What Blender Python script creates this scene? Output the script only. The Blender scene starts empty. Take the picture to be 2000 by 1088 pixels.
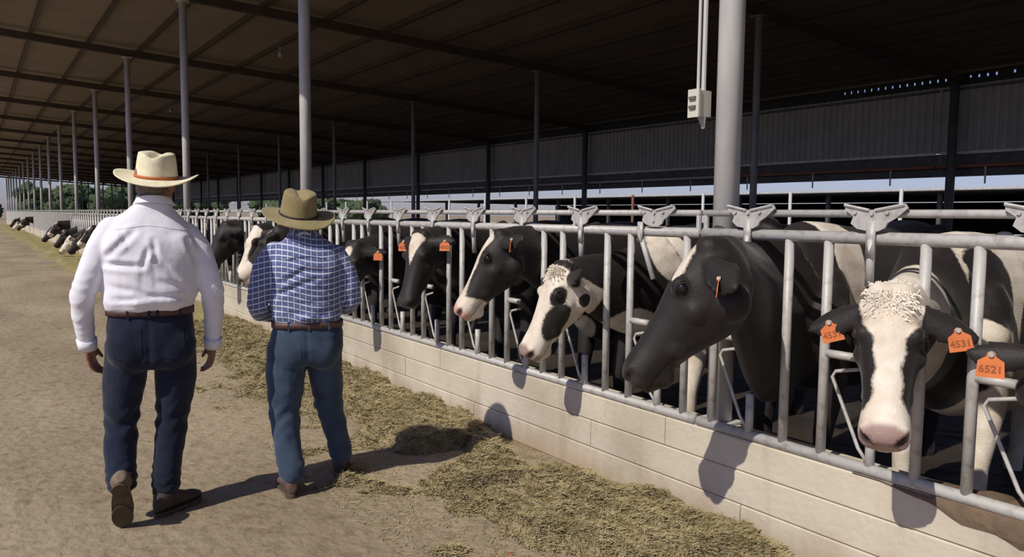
import bpy, bmesh, math, random
import numpy as np
from mathutils import Vector, Matrix, noise
from mathutils.bvhtree import BVHTree
R = math.radians
random.seed(7)
rng = np.random.default_rng(7)
C = bpy.context.scene.collection
sc = bpy.context.scene

# ---------------------------------------------------------------- camera, sky, sun, exposure
H = 1.53
TH, PI_, RO = 0.6097363, 0.0814821, 0.010      # heading from +y, downward pitch, roll
fwd = Vector((math.sin(TH)*math.cos(PI_), math.cos(TH)*math.cos(PI_), -math.sin(PI_)))
r0 = Vector((math.cos(TH), -math.sin(TH), 0)); u0 = r0.cross(fwd)
rt = r0*math.cos(RO) + u0*math.sin(RO); up = -r0*math.sin(RO) + u0*math.cos(RO)
cam = bpy.data.objects.new('camera', bpy.data.cameras.new('camera')); C.objects.link(cam)
m = Matrix((rt, up, -fwd)).transposed().to_4x4(); m.translation = (0, 0, H)
cam.matrix_world = m
cam.data.sensor_width = 36; cam.data.lens = 36*1500/2000; cam.data.clip_end = 6000; cam.data.clip_start = .05
sc.camera = cam

w = bpy.data.worlds.new('sky'); sc.world = w; w.use_nodes = True
nt = w.node_tree; sky = nt.nodes.new('ShaderNodeTexSky')
sky.sky_type = 'NISHITA'; sky.sun_disc = False
SUN = Vector((-1.5, -.28, 1.5)).normalized()           # towards the sun
sky.sun_elevation = math.asin(SUN.z); sky.sun_rotation = math.atan2(SUN.x, SUN.y)
sky.dust_density = 2.2; sky.air_density = 1.0; sky.ozone_density = 2.5; sky.altitude = 1500
nt.nodes['Background'].inputs[1].default_value = 0.075
tn_ = nt.nodes.new('ShaderNodeMix'); tn_.data_type = 'RGBA'; tn_.blend_type = 'MULTIPLY'; tn_.inputs[0].default_value = 1
tn_.inputs[7].default_value = (1.05, .95, 1.22, 1); nt.links.new(sky.outputs[0], tn_.inputs[6]); nt.links.new(tn_.outputs[2], nt.nodes['Background'].inputs[0])
sl = bpy.data.lights.new('sun', 'SUN'); sl.energy = 3.6; sl.angle = R(.6); sl.color = (1, .93, .82)
so = bpy.data.objects.new('sun', sl); C.objects.link(so)
so.rotation_euler = SUN.to_track_quat('Z', 'Y').to_euler()
vs = sc.view_settings
vs.view_transform = 'Standard'; vs.look = 'None'; vs.gamma = 1; vs.exposure = 0.0; vs.use_curve_mapping = False

# ---------------------------------------------------------------- materials
def mat(name, col, rough=.7, metal=0, spec=.5, col2=None, scale=8, detail=6, bump=0, bscale=None, pos=(.35, .65), sheen=0, stretch=(1, 1, 1)):
    M = bpy.data.materials.new(name); M.use_nodes = True
    n = M.node_tree.nodes; l = M.node_tree.links; b = n['Principled BSDF']
    b.inputs['Base Color'].default_value = (*col, 1); b.inputs['Roughness'].default_value = rough
    b.inputs['Metallic'].default_value = metal; b.inputs['Specular IOR Level'].default_value = spec
    if sheen: b.inputs['Sheen Weight'].default_value = sheen
    tc = n.new('ShaderNodeTexCoord'); mp = n.new('ShaderNodeMapping'); mp.inputs['Scale'].default_value = stretch
    l.new(tc.outputs['Object'], mp.inputs[0])
    if col2:
        t = n.new('ShaderNodeTexNoise'); t.inputs['Scale'].default_value = scale; t.inputs['Detail'].default_value = detail
        r = n.new('ShaderNodeValToRGB'); r.color_ramp.elements[0].position = pos[0]; r.color_ramp.elements[1].position = pos[1]
        r.color_ramp.elements[0].color = (*col, 1); r.color_ramp.elements[1].color = (*col2, 1)
        l.new(mp.outputs[0], t.inputs['Vector']); l.new(t.outputs[0], r.inputs[0]); l.new(r.outputs[0], b.inputs['Base Color'])
    if bump:
        t2 = n.new('ShaderNodeTexNoise'); t2.inputs['Scale'].default_value = bscale or scale*3; t2.inputs['Detail'].default_value = 8
        bp = n.new('ShaderNodeBump'); bp.inputs['Strength'].default_value = 1; bp.inputs['Distance'].default_value = bump
        l.new(mp.outputs[0], t2.inputs['Vector']); l.new(t2.outputs[0], bp.inputs['Height']); l.new(bp.outputs[0], b.inputs['Normal'])
    return M

M_galv = mat('galvanised', (.50, .49, .47), .5, .1, .4, (.33, .31, .29), 25, bump=.001, pos=(.5, .75))
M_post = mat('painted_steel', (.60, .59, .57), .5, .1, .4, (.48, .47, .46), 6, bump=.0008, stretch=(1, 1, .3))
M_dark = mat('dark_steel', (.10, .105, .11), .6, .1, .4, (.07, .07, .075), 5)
M_beam = mat('primer_steel', (.075, .055, .045), .7, 0, .3, (.055, .042, .035), 5)
M_roof = mat('roof_sheet', (.26, .215, .18), .8, 0, .05, (.22, .185, .155), 1.2)
M_sheet = mat('wall_sheet', (.34, .35, .36), .6, 0, .3, (.28, .29, .30), 2)
M_red = mat('rusty_red', (.35, .09, .05), .7, 0, .3, (.28, .16, .12), 10)
M_white = mat('white_paint', (.8, .8, .8), .5)
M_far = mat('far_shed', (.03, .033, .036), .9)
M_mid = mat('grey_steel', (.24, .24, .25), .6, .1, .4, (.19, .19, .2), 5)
M_conc = mat('concrete', (.62, .56, .45), .9, 0, .2, (.44, .385, .295), 1.6, 12, .004, 30, pos=(.38, .72))
def stain():
    n = M_conc.node_tree.nodes; l = M_conc.node_tree.links; b = n['Principled BSDF']; src = b.inputs['Base Color'].links[0].from_socket
    g = n.new('ShaderNodeNewGeometry'); sp = n.new('ShaderNodeSeparateXYZ'); l.new(g.outputs['Position'], sp.inputs[0])
    mp = n.new('ShaderNodeMapping'); mp.inputs['Scale'].default_value = (3, 3, .6); t = n.new('ShaderNodeTexNoise'); t.inputs['Scale'].default_value = 1.6; t.inputs['Detail'].default_value = 8
    l.new(g.outputs['Position'], mp.inputs[0]); l.new(mp.outputs[0], t.inputs['Vector'])
    a = n.new('ShaderNodeMath'); a.operation = 'MULTIPLY_ADD'; a.inputs[1].default_value = -.42; a.inputs[2].default_value = .24; l.new(t.outputs[0], a.inputs[0])
    ad = n.new('ShaderNodeMath'); ad.operation = 'ADD'; l.new(sp.outputs[2], ad.inputs[0]); l.new(a.outputs[0], ad.inputs[1])
    mr = n.new('ShaderNodeMapRange'); mr.inputs[1].default_value = .20; mr.inputs[2].default_value = .02; mr.inputs[3].default_value = 0; mr.inputs[4].default_value = .65; l.new(ad.outputs[0], mr.inputs[0])
    x = n.new('ShaderNodeMix'); x.data_type = 'RGBA'; l.new(mr.outputs[0], x.inputs[0]); l.new(src, x.inputs[6]); x.inputs[7].default_value = (.36, .25, .165, 1)
    t2 = n.new('ShaderNodeTexNoise'); t2.inputs['Scale'].default_value = 2.2; t2.inputs['Detail'].default_value = 10; l.new(mp.outputs[0], t2.inputs['Vector'])
    r = n.new('ShaderNodeMapRange'); r.inputs[1].default_value = .56; r.inputs[2].default_value = .72; r.inputs[4].default_value = .4; l.new(t2.outputs[0], r.inputs[0])
    y = n.new('ShaderNodeMix'); y.data_type = 'RGBA'; l.new(r.outputs[0], y.inputs[0]); l.new(x.outputs[2], y.inputs[6]); y.inputs[7].default_value = (.33, .27, .20, 1)
    l.new(y.outputs[2], b.inputs['Base Color'])
stain()
M_cdirt = mat('caked_dirt', (.20, .14, .095), 1, 0, .1, (.14, .10, .07), 12, bump=.01)
M_box = mat('cream_plastic', (.62, .60, .52), .5)
M_boxd = mat('box_dark', (.12, .12, .10), .6)
M_bulb = mat('bulb_glass', (.30, .30, .28), .25)
M_tag = mat('tag_orange', (.78, .23, .07), .45, col2=(.68, .19, .06), scale=20)
M_tagt = mat('tag_ink', (.35, .10, .03), .6)
M_eye = mat('eye', (.006, .005, .005), .08, spec=.8)
M_hoof = mat('hoof', (.05, .04, .03), .6)
M_leaf = mat('foliage', (.05, .085, .035), .9, col2=(.085, .12, .055), scale=2, bump=.2, bscale=3)
M_bark = mat('bark', (.10, .07, .05), .9)

def ground_mat():
    M = bpy.data.materials.new('dirt_road'); M.use_nodes = True
    n = M.node_tree.nodes; l = M.node_tree.links; b = n['Principled BSDF']; b.inputs['Roughness'].default_value = .95
    b.inputs['Specular IOR Level'].default_value = .15
    g = n.new('ShaderNodeNewGeometry')
    def no(s, d, st=(1, 1, 1)):
        mp = n.new('ShaderNodeMapping'); mp.inputs['Scale'].default_value = st
        t = n.new('ShaderNodeTexNoise'); t.inputs['Scale'].default_value = s; t.inputs['Detail'].default_value = d
        l.new(g.outputs['Position'], mp.inputs[0]); l.new(mp.outputs[0], t.inputs['Vector']); return t
    a = no(.9, 8, (1, .45, 1)); r = n.new('ShaderNodeValToRGB')
    r.color_ramp.elements[0].position = .34; r.color_ramp.elements[0].color = (.28, .222, .150, 1)
    r.color_ramp.elements[1].position = .66; r.color_ramp.elements[1].color = (.415, .34, .235, 1)
    l.new(a.outputs[0], r.inputs[0])
    f = no(9, 10); r2 = n.new('ShaderNodeValToRGB'); r2.color_ramp.elements[0].position = .30; r2.color_ramp.elements[1].position = .48
    r2.color_ramp.elements[0].color = (.74, .71, .68, 1)
    l.new(f.outputs[0], r2.inputs[0])
    mx = n.new('ShaderNodeMix'); mx.data_type = 'RGBA'; mx.blend_type = 'MULTIPLY'; mx.inputs[0].default_value = 1
    l.new(r.outputs[0], mx.inputs[6]); l.new(r2.outputs[0], mx.inputs[7]); l.new(mx.outputs[2], b.inputs['Base Color'])
    h = no(14, 12); bp = n.new('ShaderNodeBump'); bp.inputs['Distance'].default_value = .03; bp.inputs['Strength'].default_value = .8
    l.new(h.outputs[0], bp.inputs['Height']); l.new(bp.outputs[0], b.inputs['Normal'])
    return M
M_ground = ground_mat()
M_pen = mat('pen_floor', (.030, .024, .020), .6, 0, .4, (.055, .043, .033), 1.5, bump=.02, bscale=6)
M_yard = mat('yard_low_bounce', (.10, .08, .06), .95, 0, .1, (.14, .115, .09), .3)  # kept dark so the yard throws less light onto the ceiling
M_hay = mat('hay', (.38, .31, .18), .9, 0, .2, (.27, .215, .125), 22, 12, .02, 60)
M_hayf = mat('far_hay', (.33, .285, .13), .95, 0, .1, (.25, .21, .10), 3, 10, .02, 12)
M_straw = mat('straw', (.46, .38, .21), .8, 0, .2, (.29, .24, .125), 5)

def coat_mat(name, nose):
    M = bpy.data.materials.new(name); M.use_nodes = True
    n = M.node_tree.nodes; l = M.node_tree.links; b = n['Principled BSDF']
    def at(k): a = n.new('ShaderNodeAttribute'); a.attribute_name = k; return a.outputs['Fac']
    def ramp(src, p0, p1):
        mr = n.new('ShaderNodeMapRange'); mr.inputs[1].default_value = p0; mr.inputs[2].default_value = p1
        l.new(src, mr.inputs[0]); return mr.outputs[0]
    g = n.new('ShaderNodeNewGeometry')
    t = n.new('ShaderNodeTexNoise'); t.inputs['Scale'].default_value = 70; t.inputs['Detail'].default_value = 4
    l.new(g.outputs['Position'], t.inputs['Vector'])
    ma = n.new('ShaderNodeMath'); ma.operation = 'MULTIPLY_ADD'; ma.inputs[1].default_value = .018; ma.inputs[2].default_value = -.009
    l.new(t.outputs[0], ma.inputs[0])
    ad = n.new('ShaderNodeMath'); l.new(at('coat'), ad.inputs[0]); l.new(ma.outputs[0], ad.inputs[1])
    t3 = n.new('ShaderNodeTexNoise'); t3.inputs['Scale'].default_value = 9; t3.inputs['Detail'].default_value = 6
    l.new(g.outputs['Position'], t3.inputs['Vector'])
    wr = n.new('ShaderNodeValToRGB'); wr.color_ramp.elements[0].position = .3; wr.color_ramp.elements[1].position = .6
    wr.color_ramp.elements[0].color = (.60, .49, .37, 1); wr.color_ramp.elements[1].color = (.80, .73, .62, 1); l.new(t3.outputs[0], wr.inputs[0])
    br = n.new('ShaderNodeValToRGB'); br.color_ramp.elements[0].color = (.012, .010, .010, 1); br.color_ramp.elements[1].color = (.026, .021, .019, 1)
    l.new(t3.outputs[0], br.inputs[0])
    def mix(f, a, c):
        x = n.new('ShaderNodeMix'); x.data_type = 'RGBA'; l.new(f, x.inputs[0])
        for s, i in ((a, 6), (c, 7)):
            if isinstance(s, tuple): x.inputs[i].default_value = (*s, 1)
            else: l.new(s, x.inputs[i])
        return x.outputs[2]
    c = mix(ramp(ad.outputs[0], -.006, .006), br.outputs[0], wr.outputs[0])
    c = mix(at('nose'), c, nose)
    c = mix(at('darken'), c, (.02, .012, .01))
    l.new(c, b.inputs['Base Color'])
    b.inputs['Roughness'].default_value = .6; b.inputs['Specular IOR Level'].default_value = .35
    b.inputs['Sheen Weight'].default_value = .12; b.inputs['Sheen Roughness'].default_value = .4
    t2 = n.new('ShaderNodeTexNoise'); t2.inputs['Scale'].default_value = 120; t2.inputs['Detail'].default_value = 3
    l.new(g.outputs['Position'], t2.inputs['Vector'])
    bp = n.new('ShaderNodeBump'); bp.inputs['Distance'].default_value = .003; bp.inputs['Strength'].default_value = .6
    l.new(t2.outputs[0], bp.inputs['Height']); l.new(bp.outputs[0], b.inputs['Normal'])
    return M
M_coat = {'pink': coat_mat('coat_pink_nose', (.72, .38, .34)), 'tan': coat_mat('coat_tan_nose', (.34, .23, .20)), 'dark': coat_mat('coat_dark_nose', (.035, .03, .03))}

# ---------------------------------------------------------------- mesh helpers
class MB:
    def __init__(s): s.v = []; s.f = []
    def add(s, vs, fs):
        o = len(s.v); s.v += [tuple(map(float, p)) for p in vs]; s.f += [tuple(i+o for i in f) for f in fs]; return s
    def box(s, c, d, rz=0):
        x, y, z = d[0]/2, d[1]/2, d[2]/2; ca, sa = math.cos(rz), math.sin(rz); P = []
        for k in (-z, z):
            for a, b in ((-x, -y), (x, -y), (x, y), (-x, y)): P.append((c[0]+a*ca-b*sa, c[1]+a*sa+b*ca, c[2]+k))
        return s.add(P, [(3, 2, 1, 0), (4, 5, 6, 7), (0, 1, 5, 4), (1, 2, 6, 5), (2, 3, 7, 6), (3, 0, 4, 7)])
    def loft(s, rings, cap=True):
        n = len(rings[0]); V = [p for r in rings for p in r]; F = []
        for i in range(len(rings)-1):
            for j in range(n):
                k = (j+1) % n; F.append((i*n+j, i*n+k, (i+1)*n+k, (i+1)*n+j))
        if cap: F.append(tuple(range(n-1, -1, -1))); F.append(tuple((len(rings)-1)*n+j for j in range(n)))
        return s.add(V, F)
    def tube(s, pts, rad, n=10, flat=None):
        pts = [Vector(p) for p in pts]; rad = rad if hasattr(rad, '__len__') else [rad]*len(pts); rings = []
        ref = None
        for i, p in enumerate(pts):
            d = (pts[min(i+1, len(pts)-1)]-pts[max(i-1, 0)]).normalized()
            if ref is None: ref = Vector((0, 0, 1)) if abs(d.z) < .9 else Vector((0, 1, 0))
            a = d.cross(ref).normalized(); b = a.cross(d); ref = b
            rings.append([p+(a*math.cos(t)+b*math.sin(t))*rad[i] for t in [2*math.pi*j/n for j in range(n)]])
        return s.loft(rings)
    def caps(s, pts, rad, n=12):
        """tapered chain with round ends and joints"""
        P = [Vector(p) for p in pts]; Q = []; q = []
        d = (P[1]-P[0]).normalized(); 
        for k in (-.95, -.6, 0): Q.append(P[0]+d*rad[0]*k); q.append(rad[0]*math.sqrt(max(.02, 1-k*k)))
        for i in range(1, len(P)-1): Q.append(P[i]); q.append(rad[i])
        d = (P[-1]-P[-2]).normalized()
        for k in (0, .6, .95): Q.append(P[-1]+d*rad[-1]*k); q.append(rad[-1]*math.sqrt(max(.02, 1-k*k)))
        return s.tube(Q, q, n)
    def ball(s, c, r, M=None, n=12):
        r = r if hasattr(r, '__len__') else (r, r, r); c = Vector(c); rings = []
        for i in range(1, n):
            t = math.pi*i/n; ring = []
            for j in range(n*2):
                p = math.pi*j/n; q = Vector((r[0]*math.sin(t)*math.cos(p), r[1]*math.sin(t)*math.sin(p), -r[2]*math.cos(t)))
                ring.append(c+(M @ q if M else q))
            rings.append(ring)
        return s.loft(rings)
    def mesh(s, name):
        me = bpy.data.meshes.new(name); me.from_pydata(s.v, [], s.f); me.update(); return me
def link(name, me, material=None, parent=None, smooth=False):
    o = bpy.data.objects.new(name, me); C.objects.link(o)
    if material: me.materials.clear(); me.materials.append(material)
    if parent: o.parent = parent
    if smooth: me.shade_smooth()
    return o
def obj(name, mb, material, parent=None, smooth=False): return link(name, mb.mesh(name), material, parent, smooth)
def tag(o, label, cat, group=None, kind=None):
    if label: o['label'] = label
    if cat: o['category'] = cat
    if group: o['group'] = group
    if kind: o['kind'] = kind
    return o
def empty(name, loc=(0, 0, 0), label=None, cat=None, group=None):
    o = bpy.data.objects.new(name, None); C.objects.link(o); o.location = loc; o.empty_display_size = .1
    return tag(o, label, cat, group)
def struct(name, mb, material, smooth=False):
    o = obj(name, mb, material, None, smooth); o['kind'] = 'structure'; return o
def bake(mb, voxel, smooth=4, fac=.5):
    me = mb.mesh('tmp'); o = bpy.data.objects.new('tmp', me); C.objects.link(o)
    r = o.modifiers.new('r', 'REMESH'); r.mode = 'VOXEL'; r.voxel_size = voxel; r.adaptivity = 0
    if smooth: s = o.modifiers.new('s', 'SMOOTH'); s.factor = fac; s.iterations = smooth
    dg = bpy.context.evaluated_depsgraph_get(); dg.update()
    out = bpy.data.meshes.new_from_object(o.evaluated_get(dg)); bpy.data.objects.remove(o); bpy.data.meshes.remove(me)
    out.shade_smooth(); return out
def getv(me):
    a = np.empty(len(me.vertices)*3); me.vertices.foreach_get('co', a); return a.reshape(-1, 3)
def getn(me):
    a = np.empty(len(me.vertices)*3); me.vertices.foreach_get('normal', a); return a.reshape(-1, 3)
def setv(me, V): me.vertices.foreach_set('co', V.ravel()); me.update()
def setattr_f(me, name, arr):
    a = me.attributes.new(name, 'FLOAT', 'POINT'); a.data.foreach_set('value', np.asarray(arr, dtype=np.float32))
def relax(me, D, it):
    e = np.empty(len(me.edges)*2, dtype=np.int64); me.edges.foreach_get('vertices', e); e = e.reshape(-1, 2); n = len(D)
    deg = np.bincount(e.ravel(), minlength=n).astype(float)
    for _ in range(it):
        D = .4*D+.6*(np.bincount(e[:, 0], D[e[:, 1]], n)+np.bincount(e[:, 1], D[e[:, 0]], n))/np.maximum(deg, 1)
    return D
def vnoise(V, sc_, seed=0):
    return np.array([noise.noise(Vector((p[0]*sc_+seed, p[1]*sc_+seed*1.7, p[2]*sc_))) for p in V])

# ---------------------------------------------------------------- the setting
FR = [2.59+6.03*k for k in range(-1, 18)]            # frame lines of the shed
YEND = FR[-1]+.3; YBEG = FR[0]-6.3
def roof_z(x): return 5.50-.055*(x-3.12)
g = MB(); g.add([(-1500, -400, 0), (1500, -400, 0), (1500, 3000, 0), (-1500, 3000, 0)], [(0, 1, 2, 3)])
ground = struct('ground', g, M_ground)
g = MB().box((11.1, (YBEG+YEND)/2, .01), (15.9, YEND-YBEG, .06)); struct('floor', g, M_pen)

g = MB(); g.add([(19.05, -100, .02), (200, -100, .02), (200, 120, .02), (19.05, 120, .02)], [(0, 1, 2, 3)]); struct('floor_yard_added', g, M_yard)  # extra dark layer over the ground, added to cut bounce onto the ceiling
# feed wall, three courses of concrete
wall = empty('wall_right', (3.06, 0, 0)); wall['kind'] = 'structure'
core = MB().box((.02, (YEND+YBEG)/2, .24), (.17, YEND-YBEG, .455)); obj('wall_core', core, M_conc, wall)
n_ = 0
for c_, (z0, z1) in enumerate(((0, .155), (.158, .318), (.321, .475))):
    y = YBEG + (.0, 1.1, .5)[c_]
    while y < YEND:
        y1 = min(y+2.41, YEND); a = random.uniform(-.0015, .0015)
        b = MB(); d = .006
        xs = -.095+a
        pr = [(xs, z0+d), (xs+.0, z1-d), (xs+d, z1), (.11, z1), (.11, z0), (xs+d, z0)]
        yy0, yy1 = y+.001, y1-.003
        b.loft([[(px_, yy0, pz) for px_, pz in pr], [(px_, yy1, pz) for px_, pz in pr]])
        o = obj('concrete_course', b, M_conc, wall); y = y1
# dirt caked on the wall top and foot near the camera
b = MB(); N = 60
for i in range(N):
    for j in range(7):
        y = -.6+2.35*i/(N-1); x = 2.945+.235*j/6
        e = min(1, (1.62-y)*1.8)*math.sin(math.pi*(j+.4)/7)
        e0 = max(0, min(1, (1.62-y)*1.8)); nz = noise.noise(Vector((1, y*8, 1)))
        if j == 0: b.v.append((2.958, y, .478-(.035+.10*(1+nz)*.7)*e0))
        elif j == 1: b.v.append((2.962-.022*e0, y, .476-.012*e0))
        else: b.v.append((x, y, .470+max(0, .06*e+.05*e*noise.noise(Vector((x*9, y*9, 3))))))
for i in range(N-1):
    for j in range(6): k = i*7+j; b.f.append((k, k+1, k+8, k+7))
tag(obj('dirt_heap', b, M_cdirt, None, True), 'brown dirt caked on top of the feed wall in the right corner', 'dirt', kind='stuff')

# roof: sheet, purlins, beams
roof = empty('ceiling'); roof['kind'] = 'structure'
x0, x1 = .36, 17.95; ys = [YBEG]+FR[:]+[YEND]
for i in range(len(ys)-1):
    xs = np.linspace(x0, x1, 9)
    for j in range(8):
        a, c = xs[j], xs[j+1]; b = MB(); t = .005
        P = [(a, ys[i]-.015, roof_z(a)+.0055*(i % 2)), (c, ys[i]-.015, roof_z(c)+.0055*(i % 2)), (c, ys[i+1]+.015, roof_z(c)+.0055*(i % 2)), (a, ys[i+1]+.015, roof_z(a)+.0055*(i % 2))]
        k = .006*(j % 2); P[0] = (a-.02, *P[0][1:]); P[3] = (a-.02, *P[3][1:]); P[1] = (c+.02, *P[1][1:]); P[2] = (c+.02, *P[2][1:])
        b.add([(p[0], p[1], p[2]+k) for p in P]+[(p[0]+.0, p[1], p[2]+t+k) for p in P], [(3, 2, 1, 0), (4, 5, 6, 7), (0, 1, 5, 4), (1, 2, 6, 5), (2, 3, 7, 6), (3, 0, 4, 7)])
        obj('roof_sheet', b, M_roof, roof)
px_ = [.42, 1.2, 2.34, 3.42, 4.55]+[4.55+1.2*k for k in range(1, 11)]
for x in px_: obj('purlin', MB().box((x, (YBEG+YEND)/2, roof_z(x)-.055), (.06, YEND-YBEG, .10)), M_beam, roof)
for y in FR:
    for xa, xb, da, db in ((x0, 3.13, 0, 0), (3.13, 10.6, 0, -.40), (10.6, x1, -.40, -.40)):
        b = MB(); hh = .16; P = [(xa, roof_z(xa)-.10, da), (xb, roof_z(xb)-.10, db), (xb, roof_z(xb)-.10-hh, db), (xa, roof_z(xa)-.10-hh, da)]
        b.loft([[(p[0], y-.05+p[2], p[1]) for p in P], [(p[0], y+.05+p[2], p[1]) for p in P]])
        obj('beam', b, M_beam, roof)

# corrugated sheet wall at the back of the shed
bw = empty('wall_back'); bw['kind'] = 'structure'
ysb = [YBEG]+FR[1:]
for i in range(len(ysb)-1):
    n = int(round((ysb[i+1]-ysb[i])/1.005)); st = (ysb[i+1]-ysb[i]-.004)/n
    for q in range(n):
        a = ysb[i]+.002+q*st; b = MB(); prof = []
        per = st/6
        for k in range(6):
            yy = a+k*per; prof += [(17.42, yy), (17.42, yy+per*.5), (17.45, yy+per*.62), (17.45, yy+per*.88)]
        prof.append((17.42, a+st+.03)); prof = [(x_+.004*(q % 2), y_) for x_, y_ in prof]
        F = []
        m_ = len(prof)
        z0, z1 = 2.98, 4.41
        b.v = [(x, y, z0) for x, y in prof]+[(x, y, z1) for x, y in prof]
        b.f = [(k, k+1, m_+k+1, m_+k) for k in range(m_-1)]
        obj('corrugated_sheet', b, M_sheet, bw)
    L = ysb[i+1]-ysb[i]-.1; yc = (ysb[i]+ysb[i+1])/2
    obj('sheet_rail', MB().box((17.38, yc, 2.97), (.05, L, .06)), M_post, bw)
    obj('sheet_rail', MB().box((17.38, yc, 4.33), (.05, L, .05)), M_dark, bw)
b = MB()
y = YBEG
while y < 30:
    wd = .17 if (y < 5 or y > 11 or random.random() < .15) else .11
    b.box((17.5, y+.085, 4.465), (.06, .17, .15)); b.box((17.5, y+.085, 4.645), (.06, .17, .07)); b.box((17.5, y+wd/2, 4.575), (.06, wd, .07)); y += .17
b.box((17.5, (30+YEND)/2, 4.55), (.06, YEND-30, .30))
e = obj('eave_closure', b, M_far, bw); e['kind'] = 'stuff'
# long pipe rail under the sheet with its hangers
for i in range(len(ysb)-1):
    L = ysb[i+1]-ysb[i]; yc = (ysb[i]+ysb[i+1])/2
    o = obj('pipe_rail', MB().tube([(17.3, ysb[i]+.02, 2.68), (17.3, ysb[i+1]-.02, 2.68)], .035, 8), M_red if ysb[i] < 9 else M_post, bw)
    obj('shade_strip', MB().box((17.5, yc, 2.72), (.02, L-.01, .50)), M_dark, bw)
    for q in range(3):
        yy = ysb[i]+1+q*2; obj('hanger', MB().tube([(17.3, yy, 2.66), (17.3, yy, 2.30)], .018, 6), M_post, bw)

# ---------------------------------------------------------------- posts
ordn = ['', 'second', 'third', 'fourth', 'fifth', 'sixth', 'seventh', 'eighth', 'ninth', 'tenth', 'eleventh', 'twelfth', 'thirteenth', 'fourteenth', 'fifteenth', 'sixteenth', 'seventeenth', 'eighteenth', 'nineteenth']
pm = {}
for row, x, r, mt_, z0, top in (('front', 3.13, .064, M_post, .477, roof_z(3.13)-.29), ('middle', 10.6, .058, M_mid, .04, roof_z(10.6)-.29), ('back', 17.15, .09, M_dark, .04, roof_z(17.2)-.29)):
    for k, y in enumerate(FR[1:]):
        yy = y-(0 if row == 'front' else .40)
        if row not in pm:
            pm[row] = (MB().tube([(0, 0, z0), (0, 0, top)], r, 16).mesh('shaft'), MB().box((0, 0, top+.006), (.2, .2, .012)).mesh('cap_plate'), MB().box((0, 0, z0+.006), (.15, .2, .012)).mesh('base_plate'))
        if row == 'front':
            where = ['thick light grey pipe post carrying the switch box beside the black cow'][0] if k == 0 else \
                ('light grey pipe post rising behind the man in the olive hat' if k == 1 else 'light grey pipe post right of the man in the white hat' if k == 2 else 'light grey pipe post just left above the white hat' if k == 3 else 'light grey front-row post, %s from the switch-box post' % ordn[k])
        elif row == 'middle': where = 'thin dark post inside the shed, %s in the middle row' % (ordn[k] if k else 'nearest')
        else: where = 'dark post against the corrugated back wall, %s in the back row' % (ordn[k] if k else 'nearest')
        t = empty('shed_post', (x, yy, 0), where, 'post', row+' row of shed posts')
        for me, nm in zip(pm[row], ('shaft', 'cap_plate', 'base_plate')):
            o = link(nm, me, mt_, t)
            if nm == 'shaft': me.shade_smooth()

# switch box and conduits on the big post
sb = empty('switch_box', (3.05, 2.685, 2.04), 'cream electrical switch box strapped to the thick grey post', 'switch box')
obj('housing', MB().box((.0, .02, .065), (.085, .06, .13)), M_box, sb)
obj('cover', MB().box((-.050, .02, .065), (.014, .072, .14)), M_box, sb)
for z in (.045, .09): obj('switch', MB().box((-.062, .022, z), (.012, .04, .016)), M_boxd, sb)
obj('conduit', MB().tube([(-.0, .005, .13), (-.0, .005, 3.25)], .012, 8), M_post, sb)
obj('conduit', MB().tube([(.0, .04, .13), (.0, .04, 3.25)], .009, 8), M_post, sb)
obj('cable_gland', MB().tube([(0, .01, 0), (0, .0, -.06)], [.022, .008], 8), M_galv, sb)

# hanging bulbs
for i, y in enumerate((17.35, 29.1)):
    t = empty('light_bulb', (5.75, y, 5.1), ['bare hanging bulb under the roof left of the post behind the olive hat', 'small far hanging bulb above the white hat, the dimmer of two'][i], 'bulb')
    obj('bulb', MB().ball((0, 0, -.02), (.06, .06, .08), n=8), M_bulb, t, True)
    obj('socket', MB().tube([(0, 0, .05), (0, 0, .14)], .03, 8), M_bulb, t); obj('wire', MB().tube([(0, 0, .14), (0, 0, .24)], .006, 6), M_dark, t)

# ---------------------------------------------------------------- headlock fence, one section per bay
XF = 2.985
def ky(k): return 1.105+.603*k
bar_me = MB().tube([(0, 0, .49), (0, 0, 1.45)], .021, 12).mesh('bar')
pts = [(-57, 18), (0, 6), (62, 18), (67, 10), (46, -8), (30, -17), (25, -27), (12, -33), (-8, -33), (-30, -29), (-43, -19), (-38, -5), (-55, 6)]
def plate(pts_, x, th, s=1/470.):
    b = MB(); P = [(-p[0]*s, 1.553+p[1]*s) for p in pts_]
    b.loft([[(x, a, c) for a, c in P], [(x+th, a, c) for a, c in P]]); return b
pb = plate(pts, -.034, .010)
pb.tube([(-.036, .12, 1.588), (-.036, .012, 1.566)], .007, 6); pb.tube([(-.036, -.13, 1.588), (-.036, -.012, 1.566)], .007, 6)
brk_me = pb.mesh('lock_bracket')
b = MB()
for u, v in ((0, 0), (-34, 2), (30, 2), (-2, -20)): b.tube([(-.042, -u/470, 1.553+v/470), (-.034, -u/470, 1.553+v/470)], .008, 8)
bolt_me = b.mesh('bolts')
stub_me = MB().box((-.036, 0, 1.45), (.012, .036, .15)).tube([(-.03, 0, 1.45), (-.012, .012, 1.26)], .017, 10).mesh('release_arm')
open_me = MB().box((-.036, .1, 1.45), (.012, .036, .11)).tube([(-.03, .12, 1.47), (-.02, .01, 1.2)], .015, 10).mesh('release_arm')
rod_me = MB().tube([(-.005, -.02, .52), (-.005, .03, .58), (-.005, .16, .86), (-.005, .145, .885), (-.005, .04, .91)], .008, 8).mesh('locking_rod')
arm_me = MB().tube([(0, .21, .955), (0, .06, .955)], .018, 10).mesh('throat_arm')
foot_me = MB().tube([(0, -.02, .49), (0, -.02, .70)], .02, 10).mesh('stub_post')
for me in (bar_me, stub_me, open_me, rod_me, arm_me, foot_me): me.shade_smooth()
for me in (bar_me, brk_me, bolt_me, stub_me, open_me, rod_me, arm_me, foot_me): me.materials.append(M_galv)
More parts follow.
